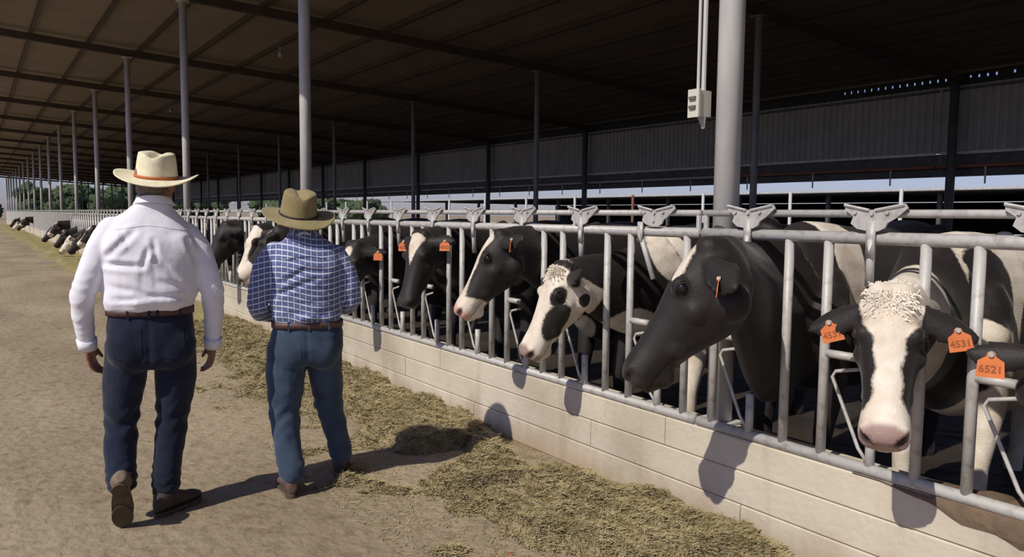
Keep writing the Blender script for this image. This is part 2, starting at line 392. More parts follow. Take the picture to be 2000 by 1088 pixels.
names_s = ['nearest', 'second', 'third', 'fourth', 'fifth', 'sixth', 'seventh', 'eighth', 'ninth', 'tenth', 'eleventh', 'twelfth', 'thirteenth', 'fourteenth', 'fifteenth', 'sixteenth', 'seventeenth', 'eighteenth']
for j in range(18):
    k0, k1 = -7+10*j, 2+10*j
    if j == 0: k0 = -2
    ya, yb = ky(k0)-.29, ky(k1)+.29
    lab = ['galvanised headlock fence section right of the thick grey post', 'galvanised headlock fence section between the thick post and the olive hat'][j] if j < 2 else 'galvanised headlock fence section on the feed wall, %s bay from the right' % names_s[j]
    t = empty('headlock_fence', (XF, 0, 0), lab, 'fence', 'headlock fence sections')
    obj('top_rail', MB().tube([(0, ya, 1.553), (0, yb, 1.553)], .0165, 12), M_galv, t, True)
    obj('middle_rail', MB().tube([(0, ya, 1.453), (0, yb, 1.453)], .026, 12), M_galv, t, True)
    obj('bottom_rail', MB().tube([(0, ya, .500), (0, yb, .500)], .025, 12), M_galv, t, True)
    for yy in (ya+.012, yb-.012): obj('rail_tie', MB().tube([(0, yy, 1.45), (0, yy, 1.555)], .014, 8), M_galv, t)
    if j < 6:
        for k in range(k0, k1+1):
            y = ky(k)
            for s_ in (-.205, .205):
                o = link('bar', bar_me, None, t); o.location = (0, y+s_, 0)
            for nm, me in (('lock_bracket', brk_me), ('bolts', bolt_me), ('release_arm', open_me if k == 3 else stub_me), ('locking_rod', rod_me), ('throat_arm', arm_me), ('stub_post', foot_me)):
                o = link(nm, me, None, t); o.location = (0, y, 0)
                if nm == 'bolts': o['kind'] = 'stuff'
    else:
        b = MB(); c = MB()
        for k in range(k0, k1+1):
            y = ky(k)
            for s_ in (-.205, .205): b.tube([(0, y+s_, .49), (0, y+s_, 1.45)], .021, 6)
            P = plate(pts, -.034, .01); c.add([(v[0], v[1]+y, v[2]) for v in P.v], P.f)
        obj('bars', b, M_galv, t)['kind'] = 'stuff'; obj('lock_brackets', c, M_galv, t)['kind'] = 'stuff'

# ---------------------------------------------------------------- fence of white posts and rails behind the shed, far shed, trees
k = 0
rl = empty('yard_rail', (24, 0, 0), 'thin dark pipe rails of the yard fence behind the back wall', 'rail')
obj('rail', MB().tube([(.09, -6, 2.42), (.09, 110, 2.42)], .02, 6), M_dark, rl); obj('rail', MB().tube([(.09, -6, 1.75), (.09, 110, 1.75)], .02, 6), M_dark, rl)
obj('rail', MB().tube([(.09, -6, 1.1), (.09, 110, 1.1)], .02, 6), M_dark, rl)
for y in [4.9+4.03*i for i in range(0, 19)]:
    red = abs(y-25.05) < .5
    t = tag(obj('yard_post', MB().tube([(0, 0, 0), (0, 0, 2.5)], .06, 10), M_red if red else M_white), 'short red post among the white yard posts' if red else 'white yard fence post beyond the back wall, ' + ((ordn[k] or 'first')+' from the right' if k < 19 else 'among the tiny farthest ones of the row'), 'post', 'yard fence posts')
    t.location = (24, y, 0); k += 1

tr = empty('water_trough', (22.6, 9, 0), 'pale concrete trough beyond the back posts at the right', 'trough')
obj('basin', MB().box((0, 0, .82), (.7, 5, .30)), M_conc, tr)
for yy in (-1.8, 0, 1.8): obj('footing', MB().box((0, yy, .345), (.5, .3, .65)), M_conc, tr)
fs = empty('far_shed', (40, 0, 0), 'dark open shed across the yard behind the back wall', 'shed')
b = MB().box((10, 38, 3.0), (22, 78, .16)); obj('roof', b, M_far, fs)
obj('back_wall', MB().box((20.5, 38, 1.4), (.2, 78, 2.9)), M_far, fs)
obj('feed_curb', MB().box((-.6, 38, .45), (.3, 78, .9)), M_conc, fs)
for i in range(13): obj('post', MB().box((0, 1+6.2*i, 1.46), (.2, .2, 2.92)), M_dark, fs)
obj('gutter', MB().box((-1.05, 38, 3.02), (.12, 78, .14)), M_post, fs)

def tree(x, y, h, wd, label):
    t = empty('tree', (x, y, 0), label, 'tree', 'trees beyond the far end of the shed')
    h *= .84; b = MB()
    for i in range(26):
        a = random.uniform(0, 6.28); rr = wd*.55*math.sqrt(random.random()); z = h*random.uniform(.28, .88)
        s = wd*random.uniform(.16, .30)*(1.15-.5*z/h)
        b.ball((rr*math.cos(a), rr*math.sin(a), z), (s, s, s*.8), n=6)
    me = bake(b, .24, 1); V = getv(me); N = getn(me); d = vnoise(V, .9, x)*.5+vnoise(V, 2.2, x)*.4+rng.normal(0, .13, len(V)); setv(me, V+N*d[:, None])
    link('crown', me, M_leaf, t)
    obj('trunk', MB().tube([(0, 0, 0), (.1, 0, h*.5)], [.3, .15], 8), M_bark, t)
for a in ((0, 168, 3.6, 6, 'small green tree at the far end of the road, leftmost'), (9.5, 146, 6.6, 7, 'dense dark green tree seen between the far posts, second from left'), (18, 150, 7.4, 9, 'round dark green tree between the far posts, left of the white hat'),
          (27.5, 148, 5.4, 7, 'low bushy tree just left of the white hat brim'), (35.5, 152, 7.2, 7, 'taller dark tree close to the white hat brim'), (50, 150, 5.2, 11, 'pale green bush seen between the two men, left one'), (64, 150, 4.8, 11, 'pale green bush seen between the two men, right one')): tree(*a)

# ---------------------------------------------------------------- hay
def blob(x, y, L):
    s = 0
    for cx, cy, rx, ry, a in L:
        ca, sa = math.cos(a), math.sin(a); dx, dy = x-cx, y-cy
        u, v = (dx*ca+dy*sa)/rx, (-dx*sa+dy*ca)/ry; s = max(s, 1-(u*u+v*v))
    return max(0, s)
HAYB = [(2.75, 5.25, .55, 1.0, .0), (2.55, 6.4, .8, 1.1, 0), (2.65, 7.6, .75, 1.3, 0), (2.55, 4.65, .55, .45, 0), (2.6, 9.2, .65, 1.4, 0),
        (2.62, 3.05, .50, .72, -.3), (2.75, 2.45, .42, .65, 0), (2.45, 3.72, .42, .35, .6), (2.30, 2.85, .30, .6, 0), (2.8, 3.1, .3, .5, 0), (2.78, 4.12, .25, .25, 0)]
def hay_h(x, y):
    n1 = noise.noise(Vector((x*3.1, y*3.1, 1))); n2 = noise.noise(Vector((x*9, y*9, 4))); n3 = noise.noise(Vector((x*24, y*24, 7)))
    if y > 9:
        e = 1.88+.3*noise.noise(Vector((0, y*.35, 2)))
        b_ = max(0, min(1, (x-e)/.35))*min(1, (y-9)/1.5)
        b_ = max(b_, blob(x, y, HAYB))
    else: b_ = blob(x, y, HAYB)
    b_ = max(0, b_-1.1*blob(x, y, [(2.93, 3.75, .22, .75, 0), (2.3, 3.35, .25, .18, .4)])); d = b_*1.5+.85*n1+.35*n2-.26
    return max(0, min(1, d*1.4))*(.075+.05*n1+.035*n2)+ (.018*n3 if d > .05 else 0)-.012, d
def hay_patch(x0, x1, y0, y1, st, name, label):
    nx, ny = int((x1-x0)/st)+1, int((y1-y0)/st/ (1 if y1 < 12 else 3))+1; b = MB(); idx = {}
    H_ = {}
    for i in range(ny):
        for j in range(nx):
            x = x0+(x1-x0)*j/(nx-1); y = y0+(y1-y0)*i/(ny-1); h, d = hay_h(x, y); H_[i, j] = h; b.v.append((x, y, h))
    for i in range(ny-1):
        for j in range(nx-1):
            if max(H_[i, j], H_[i+1, j], H_[i, j+1], H_[i+1, j+1]) > -.004: k = i*nx+j; b.f.append((k, k+1, k+nx+1, k+nx))
    o = obj(name, b, M_hay, None, True); tag(o, label, 'hay', kind='stuff'); return o
h1 = hay_patch(1.6, 2.96, 1.6, 4.3, .022, 'hay_heap', 'strewn hay at the foot of the wall in the right foreground')
h2 = hay_patch(1.6, 2.96, 4.3, 11, .03, 'hay_heap', 'matted hay along the wall right of the man in the olive hat')
h3 = hay_patch(1.6, 2.96, 11, 100, .12, 'hay_heap', 'long band of hay along the far feed wall on the left')
h3.data.materials.clear(); h3.data.materials.append(M_hayf)
def straws(n, y0, y1, parent, ln, seed):
    rr = random.Random(seed); b = MB(); c = 0; tries = 0
    while c < n and tries < n*12:
        tries += 1
        x = rr.uniform(1.5, 2.97); y = rr.uniform(y0, y1); h, d = hay_h(x, y)
        if d < .02 and rr.random() > .035: continue
        a = rr.uniform(0, 6.28); L = ln*rr.uniform(.5, 1.4); w_ = .0010*rr.uniform(.7, 1.5)*(1+y*.12); el = rr.uniform(-.1, .55) if d > .02 else .02
        dx, dy, dz = math.cos(a)*math.cos(el)*L, math.sin(a)*math.cos(el)*L, math.sin(el)*L
        z = max(h, .0)+.004; nx_, ny_ = -math.sin(a)*w_, math.cos(a)*w_
        x1, y1_ = min(x+dx*.5, 2.962), y+dy*.5; x2 = min(x+dx, 2.962)
        b.add([(x-nx_, y-ny_, z), (x+nx_, y+ny_, z+w_), (x1+nx_, y1_+ny_, z+dz*.6+w_), (x1-nx_, y1_-ny_, z+dz*.6), (x2, y+dy, z+dz*.8)], [(0, 1, 2, 3), (3, 2, 4)]); c += 1
    o = obj('straw', b, M_straw, parent); o['kind'] = 'stuff'
straws(75000, 1.7, 4.4, h1, .034, 1); straws(60000, 4.2, 11, h2, .042, 2)
for i, (x, y, s, mt_, lab) in enumerate(((1.98, 2.57, .035, M_cdirt, 'reddish brown dirt clod at the bottom edge, left of the hay'), (1.93, 2.75, .012, M_red, 'tiny orange-red leaf scrap on the dirt left of the near hay'))):
    b = MB()
    b.ball((0, 0, s*.4), (s, s*1.3, s*.6), n=8); me = b.mesh('clod'); V = getv(me); setv(me, V+(vnoise(V, 30, 3)*s*.5)[:, None])
    o = link('dirt_clod' if i == 0 else 'leaf_scrap', me, mt_, None, True); o.location = (x, y, 0); tag(o, lab, 'debris')

# ---------------------------------------------------------------- people
def cloth_mat(name, col, col2, rough=.85, sheen=.2, scale=6, bump=.0012, bscale=60, plaid=False):
    M = mat(name, col, rough, 0, .2, col2, scale, 8, bump, bscale, sheen=sheen)
    if plaid:
        n = M.node_tree.nodes; l = M.node_tree.links; b = n['Principled BSDF']
        a = n.new('ShaderNodeAttribute'); a.attribute_name = 'weave'
        sp = n.new('ShaderNodeSeparateXYZ'); l.new(a.outputs['Vector'], sp.inputs[0])
        def stripe(src, per, w_, off=0):
            m1 = n.new('ShaderNodeMath'); m1.operation = 'MULTIPLY_ADD'; m1.inputs[1].default_value = 1/per; m1.inputs[2].default_value = off+50; l.new(src, m1.inputs[0])
            m2 = n.new('ShaderNodeMath'); m2.operation = 'FRACT'; l.new(m1.outputs[0], m2.inputs[0])
            m3 = n.new('ShaderNodeMath'); m3.operation = 'SUBTRACT'; m3.inputs[1].default_value = .5; l.new(m2.outputs[0], m3.inputs[0])
            m4 = n.new('ShaderNodeMath'); m4.operation = 'ABSOLUTE'; l.new(m3.outputs[0], m4.inputs[0])
            m5 = n.new('ShaderNodeMath'); m5.operation = 'LESS_THAN'; m5.inputs[1].default_value = w_/per/2; l.new(m4.outputs[0], m5.inputs[0]); return m5.outputs[0]
        def mixc(f, a_, c_, k=1):
            x = n.new('ShaderNodeMix'); x.data_type = 'RGBA'
            mm = n.new('ShaderNodeMath'); mm.operation = 'MULTIPLY'; mm.inputs[1].default_value = k; l.new(f, mm.inputs[0]); l.new(mm.outputs[0], x.inputs[0])
            if isinstance(a_, tuple): x.inputs[6].default_value = (*a_, 1)
            else: l.new(a_, x.inputs[6])
            x.inputs[7].default_value = (*c_, 1); return x.outputs[2]
        c = mixc(stripe(sp.outputs[0], .030, .014), (.035, .055, .17), (.13, .16, .33), .8)
        c = mixc(stripe(sp.outputs[1], .030, .014), c, (.13, .16, .33), .7)
        c = mixc(stripe(sp.outputs[0], .030, .005, .5), c, (.62, .66, .82), .75)
        c = mixc(stripe(sp.outputs[1], .030, .0075, .5), c, (.66, .70, .85), .85)
        l.new(c, b.inputs['Base Color'])
    return M
M_skin = mat('skin', (.33, .17, .11), .55, 0, .4, (.27, .13, .085), 12, bump=.0008, bscale=60)
M_shirtw = cloth_mat('white_shirt', (.86, .86, .93), (.82, .82, .90))
M_plaid = cloth_mat('plaid_shirt', (.05, .07, .2), (.05, .07, .2), plaid=True)
M_jean1 = cloth_mat('dark_denim', (.007, .011, .025), (.012, .019, .042), scale=9)
M_jean2 = cloth_mat('blue_denim', (.028, .048, .085), (.050, .078, .125), scale=9)
M_belt = mat('belt_leather', (.12, .055, .045), .55, col2=(.08, .04, .035), scale=30)
M_belt2 = mat('belt_loop_leather', (.16, .09, .08), .55)
M_boot1 = mat('tan_boot', (.22, .17, .12), .8, col2=(.13, .09, .06), scale=14, bump=.002); M_sole = mat('boot_sole', (.10, .075, .045), .9, col2=(.07, .05, .03), scale=20, bump=.003)
M_boot2 = mat('brown_boot', (.16, .10, .08), .8, col2=(.10, .065, .05), scale=14, bump=.002); M_boot_shade = mat('shaded_boot', (.05, .035, .03), .7)  # last one: shaded copy for each right boot, shade put into its colour
M_hatw = mat('straw_hat', (.88, .82, .60), .8, 0, .2, (.78, .72, .50), 40, 4, .0012, 160)
M_hatg = mat('felt_hat', (.33, .27, .13), .9, 0, .2, (.26, .21, .10), 10, 6, .0015, 80, sheen=.2)
M_bando = mat('orange_band', (.55, .14, .04), .7); M_bandb = mat('dark_band', (.035, .025, .02), .6)
M_hair = mat('grey_hair', (.10, .075, .06), .8, col2=(.20, .17, .15), scale=60, bump=.003)
M_whitey = mat('eye_white', (.75, .72, .68), .3)

def erings(L, n=28):
    """ellipses: (z, cx, half width, cy, half depth)"""
    out = []
    for z, cx, hw, cy, hd in L:
        out.append([Vector((cx+hw*math.copysign(abs(math.cos(t))**.85, math.cos(t)), cy+hd*math.copysign(abs(math.sin(t))**.85, math.sin(t)), z)) for t in [2*math.pi*j/n for j in range(n)]])
    return out
def seg_d(P, a, b):
    a, b = np.array(a), np.array(b); ab = b-a; t = np.clip(((P-a) @ ab)/(ab @ ab), 0, 1); return np.linalg.norm(P-a-t[:, None]*ab, axis=1), t
def hand(b, wrist, d, palm_n, side, s=1.0, curl=.5):
    """palm with four fingers and a thumb; d = finger direction, palm_n = out of the palm, side = towards the thumb"""
    w_, d, n, t = Vector(wrist), Vector(d).normalized(), Vector(palm_n).normalized(), Vector(side).normalized()
    M3 = Matrix((t, d, n)).transposed()
    b.ball(w_+d*.052*s, (.040*s, .056*s, .0165*s), M3, 10); b.caps([w_-d*.03, w_+d*.03*s], [.026*s, .027*s])
    for i, (o, ln) in enumerate(((.030, .070), (.011, .080), (-.009, .074), (-.028, .058))):
        p = w_+d*.085*s+t*o*s; q = [p-d*.035*s, p]; dd = d.copy(); ax_ = t
        for k, fr in enumerate((.45, .32, .25)):
            dd = dd*math.cos(curl*(.6+.3*k))+n*math.sin(curl*(.6+.3*k)); dd.normalize(); q.append(q[-1]+dd*ln*fr*s)
        b.caps(q, [.0095*s, .0098*s, .0088*s, .0078*s, .0066*s], 8)
    p = w_+d*.022*s+t*.026*s; dd = (d*.75+t*.55+n*.35).normalized(); d2 = (d*.92+t*.15+n*.4).normalized()
    b.caps([p-t*.012, p+dd*.034*s, p+dd*.034*s+d2*.042*s], [.0135*s, .0115*s, .0088*s], 8)

def head_parts(b, c, yaw, s=1.0):
    Mz = Matrix.Rotation(-yaw, 3, 'Z'); q = lambda x, y, z: Vector(c)+Mz @ (Vector((x, y, z))*s)
    b.ball(q(0, -.012, .045), (.077*s, .096*s, .088*s), Mz, 14); b.ball(q(0, .022, -.022), (.063*s, .076*s, .090*s), Mz, 12)
    b.ball(q(0, .055, -.085), (.034*s, .034*s, .028*s), Mz, 8)                  # chin
    b.caps([q(0, .088, .018), q(0, .104, -.012), q(0, .108, -.024)], [.011*s, .014*s, .017*s], 8)      # nose
    for k in (-1, 1):
        b.ball(q(k*.016, .094, -.026), .010*s, n=6); b.ball(q(k*.036, .068, -.012), .026*s, n=8)
        b.caps([q(k*.016, .088, .040), q(k*.046, .076, .040)], [.009*s, .009*s], 6)                  # brow
        b.ball(q(k*.079, -.004, .0), (.010*s, .020*s, .032*s), Mz, 8); b.ball(q(k*.076, .004, -.022), .012*s, n=6)
    b.caps([q(-.022, .088, -.050), q(0, .094, -.048), q(.022, .088, -.050)], [.007*s, .009*s, .007*s], 6)
    b.caps([q(-.018, .086, -.060), q(0, .090, -.062), q(.018, .086, -.060)], [.007*s, .010*s, .007*s], 6)
    return q

def hat(parent, c, crown, brim, tiltb, rollr, yaw, droop, curl, mat_, bandm, bandh, name='hat', pinch=.02, asym=0):
    """solid hat: brim disc with curl, crown with a crease; band as sub-part"""
    rx, ry, hh = crown; bx, by = brim; n = 64; T3 = .0035
    RM = Matrix.Rotation(-yaw, 4, 'Z') @ Matrix.Rotation(tiltb, 4, 'X') @ Matrix.Rotation(rollr, 4, 'Y'); RM.translation = c
    def surf(off):
        prof = [('b', 1.0), ('b', .93), ('b', .8), ('b', .62), ('b', .4), ('b', .18), ('b', .04), ('c', .0), ('c', .12), ('c', .3), ('c', .5), ('c', .68), ('c', .84), ('c', .94), ('c', 1.0), ('t', .86), ('t', .66), ('t', .42), ('t', .2), ('t', .03)]
        rings = []
        for kind, q in prof:
            ring = []
            for j in range(n):
                a = 2*math.pi*j/n; ca, sa = math.cos(a), math.sin(a)
                if kind == 'b':
                    x = ca*(rx+(bx-rx)*q); y = sa*(ry+(by-ry)*q)
                    z = curl*(q**1.8)*abs(ca)**2.2*(1+asym*ca) - droop*(q**1.5)*max(0, -sa)**1.6 - droop*.7*(q**1.5)*max(0, sa)**1.6 + .004*math.sin(3*a+1)*q
                else:
                    k = q if kind == 'c' else 1
                    tp = 1-.13*k-.05*max(0, k-.8)*5*.6; rr = q if kind == 't' else 1
                    x = ca*rx*tp*rr*(1-(pinch/.1)*max(0, sa)*k*.8); y = sa*ry*tp*rr
                    z = hh*k*(1-.03*(1-sa)) if kind == 'c' else hh*(1-.03*(1-sa*rr))+.012*(1-rr**2)
                    if kind == 't': z -= .040*math.exp(-(x/.026)**2)*(1-rr**4)+.016*math.exp(-((abs(x)-.055)/.018)**2)*max(0, sa)*(1-rr**4)
                    if kind == 'c' and q > .8: z -= .016*math.exp(-(x/.026)**2)*(q-.8)*5
                ring.append(RM @ Vector((x, y, z-off)))
            rings.append(ring)
        return rings
    b = MB(); o1 = surf(0); o2 = surf(T3*1.6); o2.reverse()
    b.loft(o1+o2+[o1[0]], cap=False) if False else None
    rings = o2+o1
    V = [p for r in rings for p in r]; F = []
    m_ = len(rings)
    order = o1+o2
    b = MB(); n_r = len(order)
    Vv = [p for r in order for p in r]
    for i in range(n_r):
        i2 = (i+1) % n_r
        if i == len(o1)-1: continue
        for j in range(n):
            k = (j+1) % n; F.append((i*n+j, i*n+k, i2*n+k, i2*n+j))
    F.append(tuple((len(o1)-1)*n+j for j in range(n))); F.append(tuple(len(o1)*n+(n-1-j) for j in range(n)))
    b.add(Vv, F)
    ht = obj(name, b, mat_, parent, True)
    rr = []
    for zz, ex in ((.002, .001), (.002, .005), (bandh, .005), (bandh, .001)):
        k = zz/hh; tp = 1-.13*k
        rr.append([RM @ Vector((math.cos(a)*(rx*tp*(1-(pinch/.1)*max(0, math.sin(a))*k*.8)+ex), math.sin(a)*(ry*tp+ex), zz)) for a in [2*math.pi*j/n for j in range(n)]])
    b = MB(); b.loft(rr, cap=False); obj('hat_band', b, bandm, ht, True)
    return ht, RM

def boot(parent, toe, yaw, pitch, mat_, sole_m, s=1.0, shaft=.12):
    """toe point on the ground; yaw clockwise from +Y; pitch lifts the heel about the toe"""
    M4 = Matrix.Translation(toe) @ Matrix.Rotation(-yaw, 4, 'Z') @ Matrix.Rotation(-pitch, 4, 'X') @ Matrix.Scale(s, 4)
    b = MB(); rings = []
    for y, hw, h in ((.0, .018, .022), (-.012, .032, .034), (-.04, .044, .046), (-.09, .050, .056), (-.14, .044, .078), (-.19, .036, .10), (-.24, .036, .11), (-.275, .034, .10), (-.29, .022, .07)):
        rings.append([M4 @ Vector((hw*math.cos(a), y, .022+max(-.004, h*.5+h*.5*math.sin(a)))) for a in [2*math.pi*j/16 for j in range(16)]])
    b.loft(rings); b.caps([M4 @ Vector((0, -.235, .07)), M4 @ Vector((0, -.235, .09+shaft))], [.046*s, .052*s]); 
    me = bake(b, .007, 4); up_ = link('boot', me, mat_, parent)
    b = MB(); P = [(math.cos(a), math.sin(a)) for a in np.linspace(0, 2*math.pi, 24, endpoint=False)]
    def fx(c, q, w0, w1, y0, y1, z):
        y = (y0+y1)/2+(y1-y0)/2*q; k = (y-y0)/(y1-y0); return M4 @ Vector((c*(w0+(w1-w0)*k), y, z))
    b.loft([[fx(c, q, .036, .052, -.295, .006, z) for c, q in P] for z in (.012, .024)])
    b.loft([[fx(c, q, .035, .037, -.295, -.215, z) for c, q in P] for z in (.0, .0125)])
    b.loft([[fx(c, q, .048, .047, -.15, .002, z) for c, q in P] for z in (.004, .0125)])
    obj('sole', b, sole_m, up_)

def patch(parent, name, bvh, cx, cz, wd, ht, y_from, dirn, mat_, off=.003, th=.002, pent=False):
    b = MB(); nx, nz = 9, 9; G = []
    for i in range(nz):
        for j in range(nx):
            x = cx-wd/2+wd*j/(nx-1); z = cz-ht/2+ht*i/(nz-1)
            if pent: z -= (.018*(1-abs(2*j/(nx-1)-1)))*(1-i/(nz-1))
            h = bvh.ray_cast(Vector((x, y_from, z)), Vector((0, dirn, 0)))
            if h[0] is None: return
            G.append(h[0]-Vector((0, dirn*off, 0)))
    b.v = [tuple(p) for p in G]
    for i in range(nz-1):
        for j in range(nx-1): k = i*nx+j; b.f.append((k, k+1, k+nx+1, k+nx))
    o = obj(name, b, mat_, parent, True); return o

def person(label, O, heading, P):
    root = empty('person', O, label, 'person', 'people walking along the feed lane'); root.rotation_euler = (0, 0, -heading)
    # body under the clothes: one continuous surface
    b = MB(); T = P['torso']
    b.loft(erings([(z, cx, hw-.018, cy, hd-.018) for z, cx, hw, cy, hd in T]))
    hc = Vector(P['head']); q = head_parts(b, hc, P['headyaw'], P.get('hs', 1.0))
    b.caps([Vector((hc.x*.5, .0, T[-1][0]-.1)), hc+Vector((0, -.02, -.05))], [.066, .056])
    for A in P['arms']:
        b.caps(A['pts'], [max(.03, r-.016) for r in A['r']], 14)
        hand(b, A['hand'][0], *A['hand'][1:])
        b.caps([A['pts'][-1], A['hand'][0]], [.030, .026])
    for Lg in P['legs']: b.caps(Lg['pts'], [r-.018 for r in Lg['r']], 14)
    me = bake(b, .0062, 3); link('body', me, M_skin, root)
    for k in (-1, 1):
        e = obj('eye', MB().ball(q(k*.033, .0835, .020), .0125, n=8), M_whitey, root, True)
        obj('iris', MB().ball(q(k*.034, .0925, .020), .0055, n=6), M_eye, e, True)
    # hair
    b = MB(); Mz = Matrix.Rotation(-P['headyaw'], 3, 'Z'); b.ball(q(0, -.020, .035), (.079, .086, .072), Mz, 12); b.ball(q(0, -.042, -.015), (.070, .062, .062), Mz, 10)
    hm = bake(b, .010, 2); V = getv(hm); setv(hm, V+getn(hm)*(vnoise(V, 60)*.003)[:, None]); h_ = link('hair', hm, M_hair, root)
    # shirt
    b = MB(); b.loft(erings(T))
    for A in P['arms']:
        b.caps(A['pts'], A['r'], 18)
    for g_ in P.get('extra', ()): b.ball(*g_)
    me = bake(b, .0085, 5); V = getv(me); N = getn(me)
    D = np.zeros(len(V)); back = np.clip(-N[:, 1]*1.6+.1, 0, 1)
    arm = np.zeros(len(V))
    for A in P['arms']:
        pts = A['pts']; dmin = np.full(len(V), 9.); tt = np.zeros(len(V)); acc = 0
        for i in range(len(pts)-1):
            d_, t_ = seg_d(V, pts[i], pts[i+1]); ln = (Vector(pts[i+1])-Vector(pts[i])).length
            u = d_ < dmin; dmin = np.where(u, d_, dmin); tt = np.where(u, acc+t_*ln, tt); acc += ln
        near = np.clip((max(A['r'])*1.25-dmin)/.03, 0, 1)*(np.abs(V[:, 0]-P.get('cx', 0)) > P['armx']); arm = np.maximum(arm, near)
        side = V[:, 0]*18
        f = np.abs(np.sin(tt*52+2.2*np.sin(V[:, 1]*22+side)+1.5*np.sin(tt*23)))
        elb = A.get('elbow', .33); D += near*(.0075*(1-f**.6)*(.45+.9*np.exp(-((tt-elb)/.10)**2))-.0025)
    torso = 1-arm
    for x0, z0, x1, z1, dep, wid in P['creases']:
        P2 = V[:, [0, 2]]; d_, t_ = seg_d(P2, (x0, z0), (x1, z1)); env = np.sin(np.pi*np.clip(t_*.9+.05, 0, 1))**.5
        D += back*torso*env*(-dep*np.exp(-(d_/wid)**2)+dep*.55*np.exp(-((d_-wid*1.9)/wid)**2))
    z0 = T[0][0]
    D += torso*.006*np.sin(V[:, 0]*42+3*np.sin(V[:, 2]*16))*np.exp(-((V[:, 2]-z0-.05)/.05)**2)
    D += torso*.0032*np.abs(np.sin(V[:, 2]*75+4*np.sin(V[:, 0]*9)+V[:, 0]*7))*np.exp(-((V[:, 2]-z0-.09)/.09)**2)
    D += (vnoise(V, 9, 2)*.005+vnoise(V, 22, 5)*.0022)*(1-.4*arm)
    D = relax(me, D, 3); V2 = V+N*D[:, None]; setv(me, V2)
    a = me.attributes.new('weave', 'FLOAT_VECTOR', 'POINT')
    ang = np.arctan2(V[:, 0]-P.get('cx', 0), -V[:, 1])*.0; wx = np.where(np.abs(N[:, 1]) > .35, V[:, 0], V[:, 1]*np.sign(V[:, 0]))
    wx = V[:, 0]*1.0+np.sign(V[:, 0]-P.get('cx', 0))*np.clip(V[:, 1]+.05, 0, 1)*1.0
    arr = np.stack([wx+V[:, 2]*P.get('skew', 0), V[:, 2]+.02*np.sin(V[:, 0]*14), V[:, 1]], 1).astype(np.float32); a.data.foreach_set('vector', arr.ravel())
    sh = link('shirt', me, P['shirt'], root)
    for A in P['arms']:
        p, r = Vector(A['pts'][-1]), A['r'][-1]; d = (p-Vector(A['pts'][-2])).normalized()
        c_ = obj('cuff', MB().tube([p+d*(r*.35), p+d*(r*.95+.028)], [r+.0035, r*.92+.003], 20), P['shirt'], sh, True)
        a = c_.data.attributes.new('weave', 'FLOAT_VECTOR', 'POINT'); a.data.foreach_set('vector', np.array([v.co for v in c_.data.vertices], dtype=np.float32).ravel())
    # collar
    cx, cy, cz, cr = P['collar']; b = MB(); rr = []
    for zz, ex in ((.0, .012), (.028, .002), (.036, .0), (.034, .008), (.004, .024), (.0, .024)):
        rr.append([Vector((cx+math.cos(t)*(cr+ex), cy+math.sin(t)*(cr+ex)*1.05, cz+zz*(1.0)-.012*math.sin(t))) for t in [2*math.pi*j/32 for j in range(32)]])
    b.loft(rr+[rr[0]], cap=False); c_ = obj('collar', b, P['shirt'], sh, True)
    a = c_.data.attributes.new('weave', 'FLOAT_VECTOR', 'POINT'); a.data.foreach_set('vector', np.array([v.co for v in c_.data.vertices], dtype=np.float32).ravel())
    bv = BVHTree.FromPolygons([v.co.copy() for v in me.vertices], [tuple(p.vertices) for p in me.polygons])
    yk = P['yoke']; b = MB(); pts = []
    for i in range(25):
        x = P.get('cx', 0)-yk[1]+2*yk[1]*i/24; h = bv.ray_cast(Vector((x, -1, yk[0]-.01*math.cos(i/24*6.28))), Vector((0, 1, 0)))
        if h[0]: pts.append(h[0]+Vector((0, -.0005, 0)))
    if len(pts) > 4:
        s_ = obj('yoke_seam', MB().tube(pts, .0022, 5), P['shirt'], sh, True); a = s_.data.attributes.new('weave', 'FLOAT_VECTOR', 'POINT'); a.data.foreach_set('vector', np.array([v.co for v in s_.data.vertices], dtype=np.float32).ravel())
    # jeans
    b = MB(); b.loft(erings(P['pelvis']))
    for Lg in P['legs']: b.caps(Lg['pts'], Lg['r'], 18)
    for g_ in P.get('seat', ()): b.ball(*g_)
    me = bake(b, .0085, 5); V = getv(me); N = getn(me); D = np.zeros(len(V))
    for Lg in P['legs']:
        ank = Vector(Lg['pts'][-1]); kn = Vector(Lg['pts'][2])
        side = (np.abs(V[:, 0]-ank.x) < .16)
        z = V[:, 2]; ph = z*120+5*np.sin(V[:, 0]*20+z*9)+3*V[:, 1]*20
        D += side*(.009*np.abs(np.sin(z*62+2.0*np.sin(V[:, 0]*25+1)+2*np.sin(V[:, 1]*20)))-.002)*np.exp(-((z-ank.z-.02)/.075)**2)
        D += side*.0045*np.sin(z*70+3*np.sin(V[:, 0]*30))*np.exp(-((z-kn.z)/.09)**2)*.8
    D += vnoise(V, 8, 9)*.006+vnoise(V, 20, 3)*.003
    cz_ = P['pelvis'][0][0]
    d_, t_ = seg_d(V[:, [0, 2]], (P['crotch'][0], P['crotch'][1]), (P['crotch'][0], P['pelvis'][-1][0]-.03)); D += -.007*np.exp(-(d_/.010)**2)*(N[:, 1] < -.2)
    for sgn in (-1, 1):
        d_, t_ = seg_d(V[:, [0, 2]], (P['crotch'][0]+sgn*.02, P['crotch'][1]+.02), (P['crotch'][0]+sgn*.15, P['crotch'][1]+.10)); D += -.003*np.exp(-(d_/.02)**2)*(N[:, 1] < -.1)
    D = relax(me, D, 2); setv(me, V+N*D[:, None]); je = link('jeans', me, P['denim'], root)
    bj = BVHTree.FromPolygons([v.co.copy() for v in me.vertices], [tuple(p.vertices) for p in me.polygons])
    zt = P['pelvis'][-1][0]
